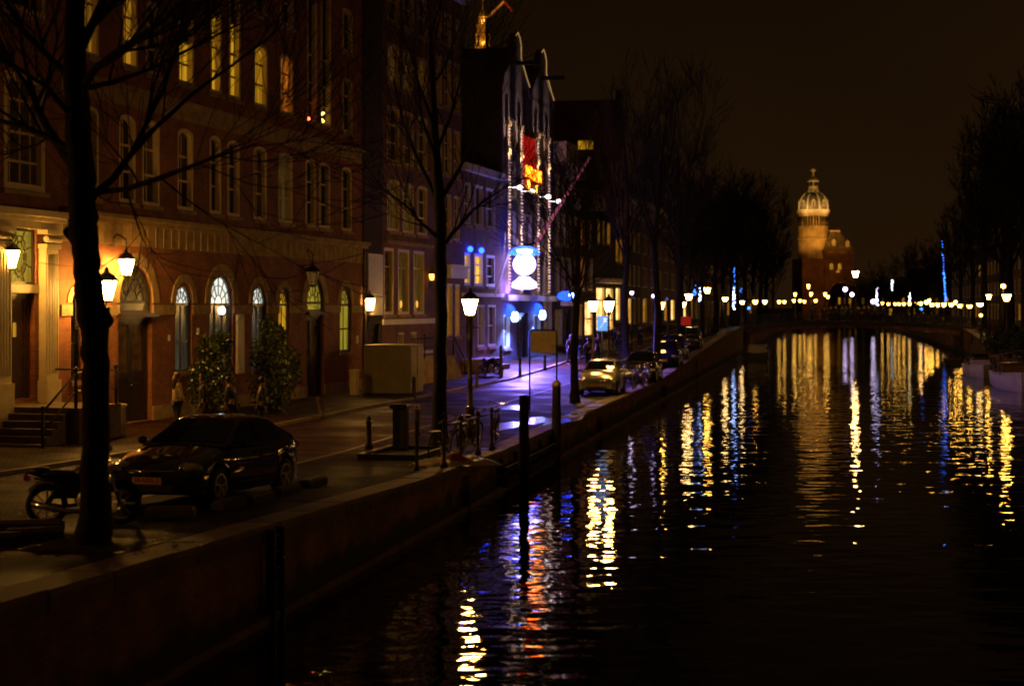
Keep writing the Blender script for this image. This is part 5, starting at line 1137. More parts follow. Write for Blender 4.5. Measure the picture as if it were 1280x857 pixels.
# ------------------------------------------------------------------ bicycles, motorcycles
def wheel_mb(r, t, n=22): 
    m = MB(); m.tube([(r*math.cos(2*math.pi*k/n), 0, r*math.sin(2*math.pi*k/n)) for k in range(n+1)], t, 6, cap=False); return m
def make_bike(label, frame_m, group):
    root = empty('bicycle', (0,0,0), 0, label, 'bicycle', group); r = .34
    for x in (-.53, .55):
        w_ = wheel_mb(r, .02); w_.xf(Matrix.Translation((x,0,r+.015))); o = w_.build('wheel', RUBBER, root); s_ = MB()
        for k in range(12): a = 2*math.pi*k/12; s_.bar((x,0,r+.015), (x+.33*math.cos(a),0,r+.015+.33*math.sin(a)), .004, .004)
        rr = wheel_mb(r-.022, .012); rr.xf(Matrix.Translation((x,0,r+.015))); s_.add(rr.v, rr.f, 0, True); s_.build('rim', CHROME, o)
    m = MB(); bb = (-.08,0,.30); hd = (.40,0,.86); sd = (-.22,0,.80)
    for a, b in ((bb,hd),(bb,sd),((-.53,0,.355),bb),((-.53,0,.355),sd),((.38,0,.70),(-.18,0,.66))): m.tube([a,b], .018, 6)
    m.tube([(.38,0,.95),(.41,0,.80),(.50,0,.5),(.55,0,.355)], .016, 6)
    for x in (-.53,.55): m.tube([(x+.375*math.cos(a), 0, .355+.375*math.sin(a)) for a in [.3+i*.25 for i in range(10)]], .022, 5)
    m.build('frame', frame_m, root)
    MB().tube([(.36,.05,.95),(.38,0,1.02),(.36,.0,1.06)], .014, 6).tube([(.10,-.27,1.05),(.30,-.26,1.10),(.40,0,1.06),(.30,.26,1.10),(.10,.27,1.05)], .013, 6).build('handlebar', CHROME, root)
    m = MB(); m.ball((-.26,0,.90), .13, 10, 6, sc=(1.1,.75,.42)); m.tube([(-.22,0,.78),(-.25,0,.88)], .014, 6); m.build('saddle', BLACK, root)
    m = MB(); m.box(-.85,-.40,-.07,.07,.72,.74); m.build('carrier', BLACK, root); MB().ball((.50,0,.88), .05, 8, 6).build('headlight', CHROME, root)
    m = MB(); m.tube([(bb[0],-.06,.30),(bb[0]+.12,-.06,.18)], .012, 5); m.box(bb[0]+.08,bb[0]+.18,-.14,-.06,.165,.19); m.tube([(bb[0],.06,.30),(bb[0]-.12,.06,.42)], .012, 5); m.box(bb[0]-.18,bb[0]-.08,.06,.14,.41,.435); m.build('pedal', BLACK, root)
    return root
b0 = make_bike('dark bicycle leaning on the quay railing left of the mooring pile', BLACK, 'bicycles parked along the canal'); b0.location = (edge(40.5)-.95, 40.5, S(40.5)); b0.rotation_euler = (R(6), 0, R(70))
def bike(x, y, z, rz, label, lean=5): 
    o = dup(b0); o.location = (x, y, z); o.rotation_euler = (R(lean), 0, rz); o['label'] = label; return o
bike(edge(42.6)-.75, 42.6, S(42), R(84), 'dark bicycle behind the others at the quay railing, nearest the mooring pile')
bike(edge(37.6)-.85, 37.6, S(37.6), R(62), 'bicycle leaning by the lit coping between two railing posts')
for i, (px, Y, rz, lab) in enumerate(((792,69,80,'bicycle parked right behind the silver car'),(799,70.5,62,'bicycle with glinting wheels in the heap beside the silver car, left of two'),(806,72.5,95,'bicycle with glinting wheels in the heap beside the silver car, right of two'),(803,77,70,'bicycle standing behind the heap by the silver car'),(810,80,85,'bicycle at the foot of the quay edge tree'),(612,79,40,'bicycle parked against the stoop under the gold lit windows'))): bike((px-640)*Y/F, Y, S(Y), R(rz), lab)
def make_moto(label):
    root = empty('motorcycle', (0,0,0), 0, label, 'motorcycle'); r = .325
    for x, nm in ((-.55,'rear'),(.58,'front')):
        w_ = wheel_mb(r-.05, .052); w_.xf(Matrix.Translation((x,0,r))); o = w_.build('wheel', RUBBER, root); s_ = MB(); s_.lathe([(.05,-.07),(.05,.07)], 10, (x,0,r), 'y')
        for k in range(8): a = 2*math.pi*k/8; s_.bar((x,0,r), (x+.22*math.cos(a),0,r+.22*math.sin(a)), .016, .016)
        rr = wheel_mb(r-.085, .018); rr.xf(Matrix.Translation((x,0,r))); s_.add(rr.v, rr.f, 0, True); s_.build('rim', ALLOY, o)
        f_ = MB(); aa = [(.5+i*.24) if x > 0 else (.9+i*.2) for i in range(9)]
        for d in (-.05,0,.05): f_.tube([(x+(r+.035-abs(d)*.3)*math.cos(a), d, r+(r+.035-abs(d)*.3)*math.sin(a)) for a in aa], .02, 6)
        f_.build('fender', CHROME if x < 0 else BLACK, root)
    m = MB(); m.ball((.12,0,.80), .26, 14, 10, sc=(1.15,.62,.62)); m.build('tank', BLACK, root)
    m = MB(); m.ball((-.34,0,.79), .30, 14, 8, sc=(1.25,.5,.28)); m.ball((-.66,0,.84), .15, 10, 6, sc=(1.3,.8,.5)); m.build('seat', BLACK, root)
    m = MB(); m.tube([(.36,0,.86),(.1,0,.34),(-.3,0,.3),(-.55,0,.325)], .035, 7); m.tube([(.36,0,.86),(-.2,0,.70),(-.75,0,.74)], .03, 7); m.tube([(-.3,.1,.68),(-.55,.1,.34)], .028, 7); m.tube([(-.3,-.1,.68),(-.55,-.1,.34)], .028, 7); m.build('frame', BLACK, root)
    m = MB(); m.bbox(-.42,.05,-.11,.11,.42,.72,.05); m.bbox(.0,.34,-.10,.10,.50,.70,.05); m.build('side_cover', BLACK, root); m = MB(); m.ball((.08,0,.42), .2, 12, 8, sc=(1.1,.8,.9)); m.lathe([(.09,-.2),(.11,-.1),(.11,.1),(.09,.2)], 10, (.2,0,.52), 'y'); m.build('engine', ALLOY, root)
    m = MB(); m.tube([(.24,-.12,.45),(.2,-.16,.24),(-.2,-.17,.22),(-.75,-.18,.34)], [.025,.03,.045,.055], 8); m.build('exhaust', CHROME, root)
    m = MB()
    for d in (-.09,.09): m.tube([(.40,d,.92),(.49,d,.60),(.58,d,.325)], .026, 7)
    m.build('fork', CHROME, root); m = MB(); m.tube([(.22,-.34,1.04),(.36,-.22,1.03),(.40,0,.98),(.36,.22,1.03),(.22,.34,1.04)], .016, 7); m.build('handlebar', CHROME, root)
    for d in (-.3,.3): MB().tube([(.33,d*.8,1.02),(.36,d,1.18)], .008, 5).ball((.36,d*1.05,1.2), .06, 8, 6, sc=(.4,1.2,.8)).build('mirror', CHROME, root)
    MB().lathe([(.04,-.1),(.10,-.02),(.105,.06),(.0,.085)], 12, (.50,0,.86), 'x').build('headlight', CHROME, root)
    MB().bbox(-.90,-.82,-.06,.06,.70,.80,.02).build('tail_light', mat('red_lens', (.55,.03,.015), .2), root); MB().tube([(0,.1,.25),(.05,.30,.01)], .014, 6).build('kickstand', BLACK, root)
    return root
mo = make_moto('black motorcycle with chrome rear fender and red tail light parked behind the big tree'); Y = 23.3; mo.location = ((103-640)*Y/F, Y, S(Y)); mo.rotation_euler = (R(-7), 0, R(6)); mo.scale = (.98,)*3
m2 = dup(mo); Y = 80; m2.location = ((613-640)*Y/F, Y, S(Y)+.1); m2.rotation_euler = (R(-6),0,R(-55)); m2['label'] = 'dark motorcycle parked by the stoop left of the glowing sign'
m3 = dup(mo); Y = 79; m3.location = ((808.5-640)*Y/F, Y, S(Y)); m3.rotation_euler = (R(-6),0,R(-100)); m3['label'] = 'dark covered motorcycle beside the quay edge tree'

# ------------------------------------------------------------------ cars
CPAINT = mat('black_car_paint', (.006,.006,.007), .06, var=0); CPAINT.node_tree.nodes['Principled BSDF'].inputs['Coat Weight'].default_value = 1; CPAINT.node_tree.nodes['Principled BSDF'].inputs['Coat Roughness'].default_value = .03
SPAINT = mat('silver_car_paint', (.50,.47,.40), .22, metal=.45, var=.05); DPAINT = mat('dark_blue_car_paint', (.012,.016,.03), .10, var=0); GPAINT = mat('dark_grey_car_paint', (.05,.048,.045), .15, metal=.3, var=0)
CGL = mat('car_glass', (.006,.006,.006), .03, var=0); LENS = mat('headlight_lens', (.62,.60,.52), .10, metal=.6, var=0); RLENS = mat('red_tail_lens', (.45,.015,.01), .12, var=0); PLASTIC = mat('black_plastic', (.01,.01,.01), .45, var=0)
def make_car(label, paint, L=4.54, W=1.75, H=1.43, hatch=False, group=None, plate=None, badge=False):
    root = empty('parked_car', (0,0,0), 0, label, 'car', group); hl = L/2; k = L/4.54; wx = (1.36*k, -1.33*k); wr = .315
    tp = [(-hl,.62),(-hl+.06,.80),(-hl+.18,.98),(-1.7*k,1.03),(-1.2*k,.98),(0,.94),(.95*k,.95),(1.2*k,.90),(1.7*k,.80),(hl-.25,.70),(hl-.08,.60),(hl,.46)]
    if hatch: tp = [(-hl,.70),(-hl+.08,.95),(-1.5*k,1.0),(-1*k,.98),(0,.95),(1.05*k,.98),(1.3*k,.93),(1.75*k,.83),(hl-.2,.72),(hl-.06,.60),(hl,.46)]
    tx, tz = [a for a, b in tp], [b for a, b in tp]; top = lambda x: float(np.interp(x, tx, tz))
    def wid(x): t = abs(x)/hl; return W/2*(1-.17*t**5-.12*max(0,t-.9)*6*max(0,t-.9)*10)
    xs = sorted(set([round(v,3) for v in list(np.linspace(-hl,hl,44))+[w_+d for w_ in wx for d in (-.375,-.36,.36,.375)]])); rings = []
    for x in xs:
        wv = wid(x); t = top(x); e = max(0, (abs(x)-hl+.35)/.35); b0 = .19+.10*e; zb = b0
        for w_ in wx:
            if abs(x-w_) < .37: zb = max(zb, wr+math.sqrt(max(0,.37**2-(x-w_)**2))*.98)
        t2 = max(t, zb+.1); mid = max(zb+.02, .52)
        h = [(0,b0),(wv-.27,b0),(wv-.265,zb),(wv*.975,zb),(wv,mid),(wv*.992,mid+(t2-mid)*.45),(wv*.955,mid+(t2-mid)*.80),(wv*.90,t2-.035),(wv*.76,t2),(wv*.4,t2+.025),(0,t2+.035)]
        rings.append([(x, y, z) for y, z in h]+[(x, -y, z) for y, z in reversed(h[1:-1])])
    m = MB(); n = len(rings[0])
    for r_ in rings: m.v += r_
    for i in range(len(rings)-1):
        for j in range(n): j2 = (j+1) % n; m.f.append([i*n+j, i*n+j2, (i+1)*n+j2, (i+1)*n+j]); m.m.append(0); m.s.append(4 <= j <= 15)
    m.f.append(list(range(n-1,-1,-1))); m.m.append(0); m.s.append(False); m.f.append([(len(rings)-1)*n+j for j in range(n)]); m.m.append(0); m.s.append(False)
    m.build('body', paint, root)
    pr = [(1.02*k,.945),(.55*k,1.19),(.12*k,H-.05),(-.2*k,H-.005),(-.75*k,H-.01),(-1.05*k,H-.06),(-1.45*k,1.21),(-1.88*k,1.03)]
    if hatch: pr = [(1.12*k,.97),(.62*k,1.26),(.25*k,H-.06),(-.1*k,H),(-.9*k,H-.01),(-1.45*k,H-.06),(-1.72*k,1.30),(-1.9*k,1.0)]
    def hw(z): return W/2*.90-(z-.94)*.40
    m = MB(); n = len(pr); vs = []
    for x, z in pr:
        a = hw(z); vs += [(x,a,z-.03*(z>1.1)),(x,a*.86,z+.008),(x,a*.45,z+.03),(x,-a*.45,z+.03),(x,-a*.86,z+.008),(x,-a,z-.03*(z>1.1))]
    fs = [(i*6+j,(i+1)*6+j,(i+1)*6+j+1,i*6+j+1) for i in range(n-1) for j in range(5)]; m.add(vs, fs, 0, True)
    for sd in (1,-1):
        P_ = [(x, sd*hw(z), z-.03*(z>1.1)) for x, z in pr]; B2 = [(x, sd*hw(.93), .93) for x, z in pr]; q = P_+B2
        m.add(q, [(i,i+1,n+i+1,n+i) for i in range(n-1)], 0, False)
    m.build('roof', paint, root)
    def lerp(a,b,t): return a+(b-a)*t
    m = MB(); i0, i1 = 0, 2; vs = []                                          # windscreen and rear window, 6 mm proud
    for (A_, Bq, nm) in (((pr[0],pr[1],pr[2]),(.12,.95),'windscreen'),((pr[-1],pr[-2],pr[-3]),(.12,.92),'rear_window')):
        m = MB(); vs = []; rows = 5
        for r_ in range(rows):
            t = lerp(Bq[0],Bq[1],r_/(rows-1))*2; a, b = (A_[0],A_[1]) if t < 1 else (A_[1],A_[2]); tt = t if t < 1 else t-1
            x, z = lerp(a[0],b[0],tt), lerp(a[1],b[1],tt); hwz = hw(z)*.90; d = .012*(1 if nm == 'windscreen' else -1)
            for y in (-1,-.5,0,.5,1): vs.append((x+d, hwz*y, z+.012+.03*(1-y*y)*.9))
        m.add(vs, [(r_*5+j, r_*5+j+1, r_*5+j+6, r_*5+j+5) for r_ in range(rows-1) for j in range(4)], 0, True); m.build(nm, CGL, root)
    zt = H-.10
    if hatch: sw = [[(.82*k,.985),(.45*k,1.20),(.20*k,zt),(-.20*k,zt+.03),(-.20*k,.985)],[(-.30*k,.985),(-.30*k,zt+.03),(-.95*k,zt+.02),(-1.15*k,1.02)],[(-1.25*k,1.04),(-1.05*k,zt+.01),(-1.42*k,zt-.03),(-1.62*k,1.10)]]
    else: sw = [[(.70*k,.985),(.42*k,1.16),(.10*k,zt-.01),(-.20*k,zt+.03),(-.20*k,.985)],[(-.30*k,.985),(-.30*k,zt+.03),(-.75*k,zt+.03),(-1.02*k,zt-.03),(-1.22*k,1.16),(-1.35*k,1.04),(-1.28*k,.985)]]
    for sd in (1,-1):
        for pl in sw: MB().add([(x, sd*(hw(z+.0)+.014), z) for x, z in pl], [tuple(range(len(pl)))]).build('side_window', CGL, root)
        d = MB(); y = lambda x: sd*(wid(x)+.004)
        for x in (.72*k,-.26*k,-1.0*k): d.box(x-.006,x+.006,min(y(x)*.985,y(x)),max(y(x)*.985,y(x)),.34,.90)
        d.box(-.95*k,.75*k,min(y(0)*.99,y(0)),max(y(0)*.99,y(0)),.33,.345); d.build('door_seam', PLASTIC, root)
        for x in (-.12*k,-.92*k): MB().bbox(x-.10,x+.10,sd*W/2*.985-.02,sd*W/2*.985+.02,.80,.835,.01).build('door_handle', paint, root)
        m = MB(); m.ball((.70*k, sd*(W/2+.07), 1.02), .1, 10, 7, sc=(.6,1.0,.75)); m.bar((.72*k, sd*W/2*.9, .98),(.70*k, sd*(W/2+.02), 1.0),.05,.04); m.build('wing_mirror', paint, root)
        m = MB(); x = hl-.22; m.ball((x-.06, sd*(wid(x)*.80), .655), .17, 12, 8, sc=(1.15,1.25,.52)); o = m.build('headlight', LENS, root)
        MB().ball((x+.07, sd*(wid(x)*.70), .66), .075, 10, 7, sc=(1,1,.9)).build('bulb', CHROME, o)
        m = MB(); m.ball((-hl+.13, sd*(wid(-hl+.1)*.84), .84), .16, 10, 7, sc=(.9,1.0,.75)); m.build('tail_light', RLENS, root)
        for w_ in wx:
            yc = sd*(W/2-.10); m = MB(); m.lathe([(.205,-.095),(.29,-.10),(wr,-.075),(wr,.075),(.29,.10),(.205,.095)], 24, (w_,yc,wr), 'y', cap=False); wo = m.build('wheel', RUBBER, root)
            m = MB(); yo = yc+sd*.075; m.lathe([(.20,-.15*sd),(.205,.0),(.218,.026*sd),(.192,.028*sd)], 22, (w_,yo,wr), 'y', cap=False); m.lathe([(.05,-.02),(.045,.03),(0,.032)], 12, (w_,yo,wr), 'y')
            for q in range(5):
                a = 2*math.pi*q/5+.3; b_ = a+.12
                m.bar((w_+.03*math.cos(a), yo+sd*.012, wr+.03*math.sin(a)), (w_+.20*math.cos(a), yo+sd*.006, wr+.20*math.sin(a)), .062, .022)
            m.build('rim', ALLOY, wo)
            MB().lathe([(.19,-.01),(.19,.0)], 20, (w_,yo-sd*.05,wr), 'y').build('brake_disc', PLASTIC, wo)
    xf_ = hl-.02; m = MB(); m.tube([(hl-.20,-.58,.605),(hl-.07,-.36,.60),(hl-.03,0,.595),(hl-.07,.36,.60),(hl-.20,.58,.605)], .022, 6); m.build('grille_bar', CHROME, root)
    m = MB(); m.box(hl-.09,hl-.001+.01,-.46,.46,.27,.385); m.build('lower_grille', PLASTIC, root)
    if badge:
        c = hl+.012; m = MB(); m.prism([(-.075,.64),(.075,.64),(.055,.545),(-.055,.545)], 0, .01); o_ = [(-.085,.65),(.085,.65),(.062,.535),(-.062,.535)]; m = MB(); m.ring(o_, [(-.07,.637),(.07,.637),(.05,.548),(-.05,.548)], 0, .014)
        m.bar((-.042,.007,.63),(-.030,.007,.552),.014,.012); m.bar((.042,.007,.63),(.030,.007,.552),.014,.012); m.bar((-.03,.007,.588),(.03,.007,.588),.012,.012); m.xf(Matrix(((0,1,0,c),(1,0,0,0),(0,0,1,0),(0,0,0,1)))); m.build('emblem', CHROME, root)
    xp = hl+.018; pl = MB().bbox(xp-.014, xp, -.26, .26, .395, .505, .004).build('licence_plate', mat('yellow_plate', (.85,.40,.07), .4, var=.05) , root)
    if plate: text_mesh(plate, .105, BLACK, pl, (xp+.003,0,.452), (R(90),0,R(90)), 'characters', .002)
    MB().bbox(-hl-.012,-hl+.02,-.26,.26,.70,.81,.004).build('licence_plate', mat('yellow_plate', (.72,.36,.10), .4, var=.05), root)
    m = MB(); m.tube([(-1.1*k,0,H+.03),(-1.2*k,0,H+.12)], .006, 5); m.build('antenna', PLASTIC, root)
    return root
CGRP = 'cars parked along the left quay'
c1 = make_car('glossy black sedan with alloy wheels and orange licence plate parked nearest by the kerb blocks', CPAINT, plate='54-NXR-3', badge=True, group=CGRP)
def put_car(o, px, Y, rz, s=1.0): o.location = ((px-640)*Y/F, Y, S(Y)); sl = (S(Y-1.3)-S(Y+1.3))/2.6; o.rotation_euler = (0, -math.atan(sl), rz); o.scale = (s,)*3
put_car(c1, 262, 28.2, math.atan2(-1, -.27), 1.045); 
c2 = make_car('silver hatchback facing the canal bridge, parked behind the thin tree', SPAINT, 4.1, 1.70, 1.46, True, CGRP); put_car(c2, 753, 66.5, math.atan2(-1, -.19), 1.0)
c3 = make_car('dark blue car parked on the quay ramp beyond the bicycles', DPAINT, 4.2, 1.72, 1.46, True, CGRP); put_car(c3, 841, 96, math.atan2(-1, -.2))
c5 = dup(c3); put_car(c5, 833, 89, math.atan2(-1, -.2)); c5['label'] = 'dark blue car half hidden behind the quay edge tree'
c4 = make_car('dark grey car with pale roof edge parked furthest up the quay ramp', GPAINT, 4.3, 1.74, 1.5, True, CGRP); put_car(c4, 861.5, 107, math.atan2(-1, -.2))

c6 = dup(c4); put_car(c6, 803, 76.5, math.atan2(-1, -.2)); c6['label'] = 'dark grey car behind the heap of bicycles by the silver car'
# ------------------------------------------------------------------ people
SKIN = mat('skin', (.30,.15,.085), .55, var=.06); HAIRB = mat('brown_hair', (.07,.028,.012), .45, var=.3); HAIRD = mat('dark_hair', (.015,.011,.009), .45, var=.3)
JB = mat('beige_jacket', (.42,.31,.16), .8, var=.12); JD = mat('dark_coat', (.014,.013,.013), .75, var=.3); JG = mat('dark_green_coat', (.025,.028,.02), .8, var=.3); TR = mat('dark_trousers', (.016,.016,.02), .8, var=.2); SHOE = mat('shoe_leather', (.01,.009,.008), .4, var=.2)
def skin(name, J, E, m, parent, root=0, sub=2):
    me = bpy.data.meshes.new(name); me.from_pydata([p for p, r in J], E, []); o = bpy.data.objects.new(name, me); C.objects.link(o)
    o.modifiers.new('skin', 'SKIN'); o.modifiers.new('sub', 'SUBSURF').levels = sub; sv = me.skin_vertices[0].data
    for i, (p, r) in enumerate(J): sv[i].radius = r if isinstance(r, tuple) else (r, r); sv[i].use_root = (i == root)
    dg = bpy.context.evaluated_depsgraph_get(); dg.update(); m2 = bpy.data.meshes.new_from_object(o.evaluated_get(dg)); bpy.data.objects.remove(o)
    m2.materials.clear(); m2.materials.append(m); m2.polygons.foreach_set('use_smooth', [True]*len(m2.polygons)); o = bpy.data.objects.new(name, m2); C.objects.link(o); link_child(o, parent); return o
def make_person(label, coat, hair, long_hair=False, stride=.0, bend=.0, arms=0.0, group=None, scarf=None):
    root = empty('person', (0,0,0), 0, label, 'person', group); s = stride
    J = [((0,0,.93),.11),((0,.01,1.10),.115),((bend*.4,.0,1.30),.125),((bend*.7,0,1.44),.085),((bend,0,1.52),.055),((bend+.01,0,1.60),.085),((bend+.015,0,1.70),.082)]; E = [(0,1),(1,2),(2,3),(3,4),(4,5),(5,6)]
    hands = []
    for sd in (1,-1):
        b = len(J); sw = s*sd
        J += [((0,sd*.10,.88),.095),((sw*.35+.02,sd*.105,.50),.062),((sw*.55-.04,sd*.11,.10),.042),((sw*.55+.09,sd*.12,.045),.038)]; E += [(0,b),(b,b+1),(b+1,b+2),(b+2,b+3)]
        b = len(J); ar = arms if sd == 1 else arms*.6
        hx, hy, hz = bend*.5-sw*.35+ar*.32, sd*.25, .86+ar*.34
        J += [((bend*.6,sd*.185,1.40),.06),((bend*.5-sw*.15+ar*.05,sd*.25,1.13),.045),((hx,hy,hz),.030),((hx+.02,hy,hz-.085+ar*.05),.034)]; E += [(3,b),(b,b+1),(b+1,b+2),(b+2,b+3)]; hands.append((hx+.02,hy,hz-.085+ar*.05,sd))
    o = skin('body', J, E, SKIN, root); m = MB()
    for hx, hy, hz, sd in hands:
        for q, ln in enumerate((.070,.080,.074,.058)): fx_ = hx-.03+q*.02; m.tube([(fx_,hy,hz-.01),(fx_+.004,hy-sd*.006,hz-.03-ln*.5),(fx_+.008,hy-sd*.02,hz-.03-ln)], [.010,.009,.007], 5)
        m.tube([(hx+.03,hy,hz+.01),(hx+.055,hy-sd*.01,hz-.02),(hx+.06,hy-sd*.015,hz-.05)], [.011,.010,.008], 5)
    m.ball((bend+.10,0,1.635), .018, 6, 5, sc=(1.1,.8,1.3))
    for sd in (1,-1): m.ball((bend+.01,sd*.083,1.63), .028, 6, 5, sc=(.6,.4,1))
    me = o.data; vs = [tuple(v.co) for v in me.vertices]; fs = [tuple(p.vertices) for p in me.polygons]; m2 = bpy.data.meshes.new('body'); b = len(vs); m2.from_pydata(vs+m.v, [], fs+[[b+i for i in f] for f in m.f]); m2.materials.append(SKIN); m2.polygons.foreach_set('use_smooth', [True]*len(m2.polygons)); o.data = m2
    JJ = [((0,0,.86),(.155,.15)),((0,0,1.02),(.145,.14)),((bend*.2,0,1.18),(.14,.13)),((bend*.45,0,1.34),(.145,.12)),((bend*.7,0,1.455),(.085,.075))]; EE = [(0,1),(1,2),(2,3),(3,4)]
    for sd in (1,-1):
        sw = s*sd; ar = arms if sd == 1 else arms*.6; b = len(JJ); JJ += [((bend*.6,sd*.19,1.405),.075),((bend*.5-sw*.15+ar*.05,sd*.255,1.13),.062),((bend*.5-sw*.33+ar*.30,sd*.25,.90+ar*.32),.048)]; EE += [(3,b),(b,b+1),(b+1,b+2)]
    skin('jacket', JJ, EE, coat, root)
    JJ = [((0,0,.93),.135)]; EE = []
    for sd in (1,-1): sw = s*sd; b = len(JJ); JJ += [((0,sd*.10,.84),.112),((sw*.35+.02,sd*.105,.50),.080),((sw*.55-.04,sd*.11,.12),.060)]; EE += [(0,b),(b,b+1),(b+1,b+2)]
    skin('trousers', JJ, EE, TR, root, sub=1)
    for sd in (1,-1): MB().ball((s*sd*.55+.04,sd*.115,.045), .075, 10, 6, sc=(1.75,.65,.62)).build('shoe', SHOE, root)
    m = MB(); m.ball((bend-.005,0,1.675), .112, 14, 10, sc=(1.02,.90,1.0)); st = len(m.v); m.v = [v for v in m.v]
    m.v = [(x if x < bend+.055 or z > 1.71 else bend+.055, y, z) for x, y, z in m.v]
    if long_hair: m.tube([(bend-.05,0,1.66),(bend-.09,0,1.52),(bend-.10,0,1.38),(bend-.09,.0,1.24)], [.085,.095,.085,.03], 9)
    m.build('hair', hair, root); m = MB()
    for sd in (1,-1): m.ball((bend+.088,sd*.032,1.655), .011, 6, 5)
    m.build('eye', DOORM, root); MB().ball((bend+.090,0,1.585), .02, 8, 5, sc=(.4,1,.35)).build('mouth', mat('lips', (.35,.10,.08), .5, var=0), root)
    if scarf: MB().lathe([(.085,1.44),(.10,1.48),(.09,1.53),(.07,1.54)], 12, (bend*.8,0,0)).build('scarf', scarf, root)
    return root
def put_p(o, px, Y, rz, z=None, s=1.0): o.location = ((px-640)*Y/F, Y, (S(Y)+.1) if z is None else z); o.rotation_euler = (0,0,rz); o.scale = (s,)*3; return o
put_p(make_person('person with long brown hair and pale beige jacket standing behind the black car', JB, HAIRB, True, .06, .02, .5), 221, 44.6, R(35), s=1.0)
pd = make_person('person in dark coat beside the beige jacket', JD, HAIRD, False, .10, .06, .1, scarf=JG); put_p(pd, 255, 44.0, R(200), s=.98)
pe = make_person('person in dark clothes stooping behind the roof of the black car', JG, HAIRD, False, .12, .18, .3); put_p(pe, 292, 43.8, R(160), s=.95)
pf = put_p(dup(pd), 326, 43.2, R(20), s=.97); pf['label'] = 'person in a dark coat before the green bush, rightmost behind the black car'
PG = 'passers-by far along the quay'
for px, Y, rz, src, lab in ((735,84,60,pd,'dark figure walking between the sign and the paired lamps'),(712.5,88,-70,pe,'dark figure beside the thin tree under the blue awning'),(722,92,100,pf,'dark figure in front of the shops left of the paired lamps'),(773,99,80,pd,'dark figure in front of the bright shop front'),(768,102,-90,pe,'dark figure walking past the bright shop window'),(800,106,70,pf,'dark figure right of the tree before the amber house'),(746,90,-60,pe,'dark figure under the left lamp of the pair')):
    o = put_p(dup(src), px, Y, R(rz)); o['label'] = lab; o['group'] = PG

# ------------------------------------------------------------------ the bridge
YB = 160.0; LX, RX = edge(YB)-2, redge(YB)+2; br = empty('canal_bridge', (edge(YB), YB, 0), math.atan2(-.2075, 1), 'low arched bridge with iron railing across the canal, people and bicycles on it', 'bridge')
Wd = 22.1/K2; Dp = 8.0
def bz(t): return 2.74+.48*math.sin(math.pi*min(1,max(0,t)))
def ar(t): return 1.75+.88*math.sin(math.pi*min(1,max(0,t)))**.6
n = 28; m = MB(); vs = []; 
for i in range(n+1):
    t = i/n; x = Wd*(-.06+1.12*t); tt = (-.06+1.12*t)
    vs += [(x,-Dp/2,bz(tt)),(x,-Dp/2,ar(tt) if 0 < tt < 1 else -1),(x,Dp/2,bz(tt)),(x,Dp/2,ar(tt) if 0 < tt < 1 else -1)]
fs = []
for i in range(n): a, b = i*4, i*4+4; fs += [(a,a+1,b+1,b),(a+2,b+2,b+3,a+3),(a,b,b+2,a+2),(a+1,a+3,b+3,b+1)]
m.add(vs, fs); m.build('arch', QUAYB, br)
for y in (-Dp/2-.12, Dp/2-.28):
    m = MB()
    for i in range(n):
        t0, t1 = -.06+1.12*i/n, -.06+1.12*(i+1)/n; m.add([(Wd*t0,y,bz(t0)-.28),(Wd*t1,y,bz(t1)-.28),(Wd*t1,y+.4,bz(t1)-.28),(Wd*t0,y+.4,bz(t0)-.28),(Wd*t0,y,bz(t0)+.1),(Wd*t1,y,bz(t1)+.1),(Wd*t1,y+.4,bz(t1)+.1),(Wd*t0,y+.4,bz(t0)+.1)], [(0,1,5,4),(4,5,6,7),(2,3,7,6),(0,3,2,1)])
    m.build('coping', BLACK, br)
m = MB()
for y in (-Dp/2+.1, Dp/2-.1):
    for i in range(45):
        t = i/44; m.bar((Wd*t,y,bz(t)+.08),(Wd*t,y,bz(t)+1.08),.05,.05)
        for dz in (.55,1.06):
            if i < 44: t2 = (i+1)/44; m.bar((Wd*t,y,bz(t)+dz),(Wd*t2,y,bz(t2)+dz),.05,.05)
m.build('railing', BLACK, br)
br['category'] = 'bridge'
def on_bridge(px, Y): 
    x = (px-640)*Y/F; t = (x-edge(YB))/22.1; return (x, Y, bz(t)+.02)
lb = make_lamp('bright lantern lamp on the bridge, right of the church', glow('bridge_lamp_glass', (1,.58,.18), 130), LG); x, y, z = on_bridge(1069.5, 157.5); lb.location = (x, y, z); kz = (ZZ(342.5, y)-z)/3.8; lb.scale = (1.35, 1.35, kz)
PB = 'people standing on the bridge'
for i, (px, Y, rz) in enumerate(((1030,159,90),(1038,160.5,-80),(1045,158.6,75),(1052,161,-60),(1058,159,100),(1063,160,-90),(1073,158.8,80),(1079,160.4,-70),(1086,159.4,90),(1094,160,-100),(1104,159,70),(1016,160,80))):
    o = put_p(dup((pd,pe,pf)[i % 3]), px, Y, R(rz), on_bridge(px, Y)[2], 1.0+.03*(i % 3)); o['group'] = PB; o['label'] = f'dark figure on the bridge, {ords[i-0] if i < 11 else "left of all the others"} of the people from the left' if i < 11 else 'dark figure standing on the bridge, left of all the others'
for i, px in enumerate((948,956,965,975,1112,1122,1131,1141,1152,1160,1170,1179,1188)):
    x, y, z = on_bridge(px, 157.2+.2*(i % 2)); bike(x, y, z, math.atan2(-.2075,1)+R(10*(i % 3-1)), f'bicycle leaning on the bridge railing, {ords[i] if i < 12 else "last"} from the left')
for i, (px, Y) in enumerate(((1214,127),(1229,122),(1240,117),(1252,113),(1265,109),(1274,106))):
    x = (px-640)*Y/F; bike(x, Y, SR(Y), R(75+6*i), f'bicycle on the right bank behind the moored boats, {ords[i]} from the bridge')

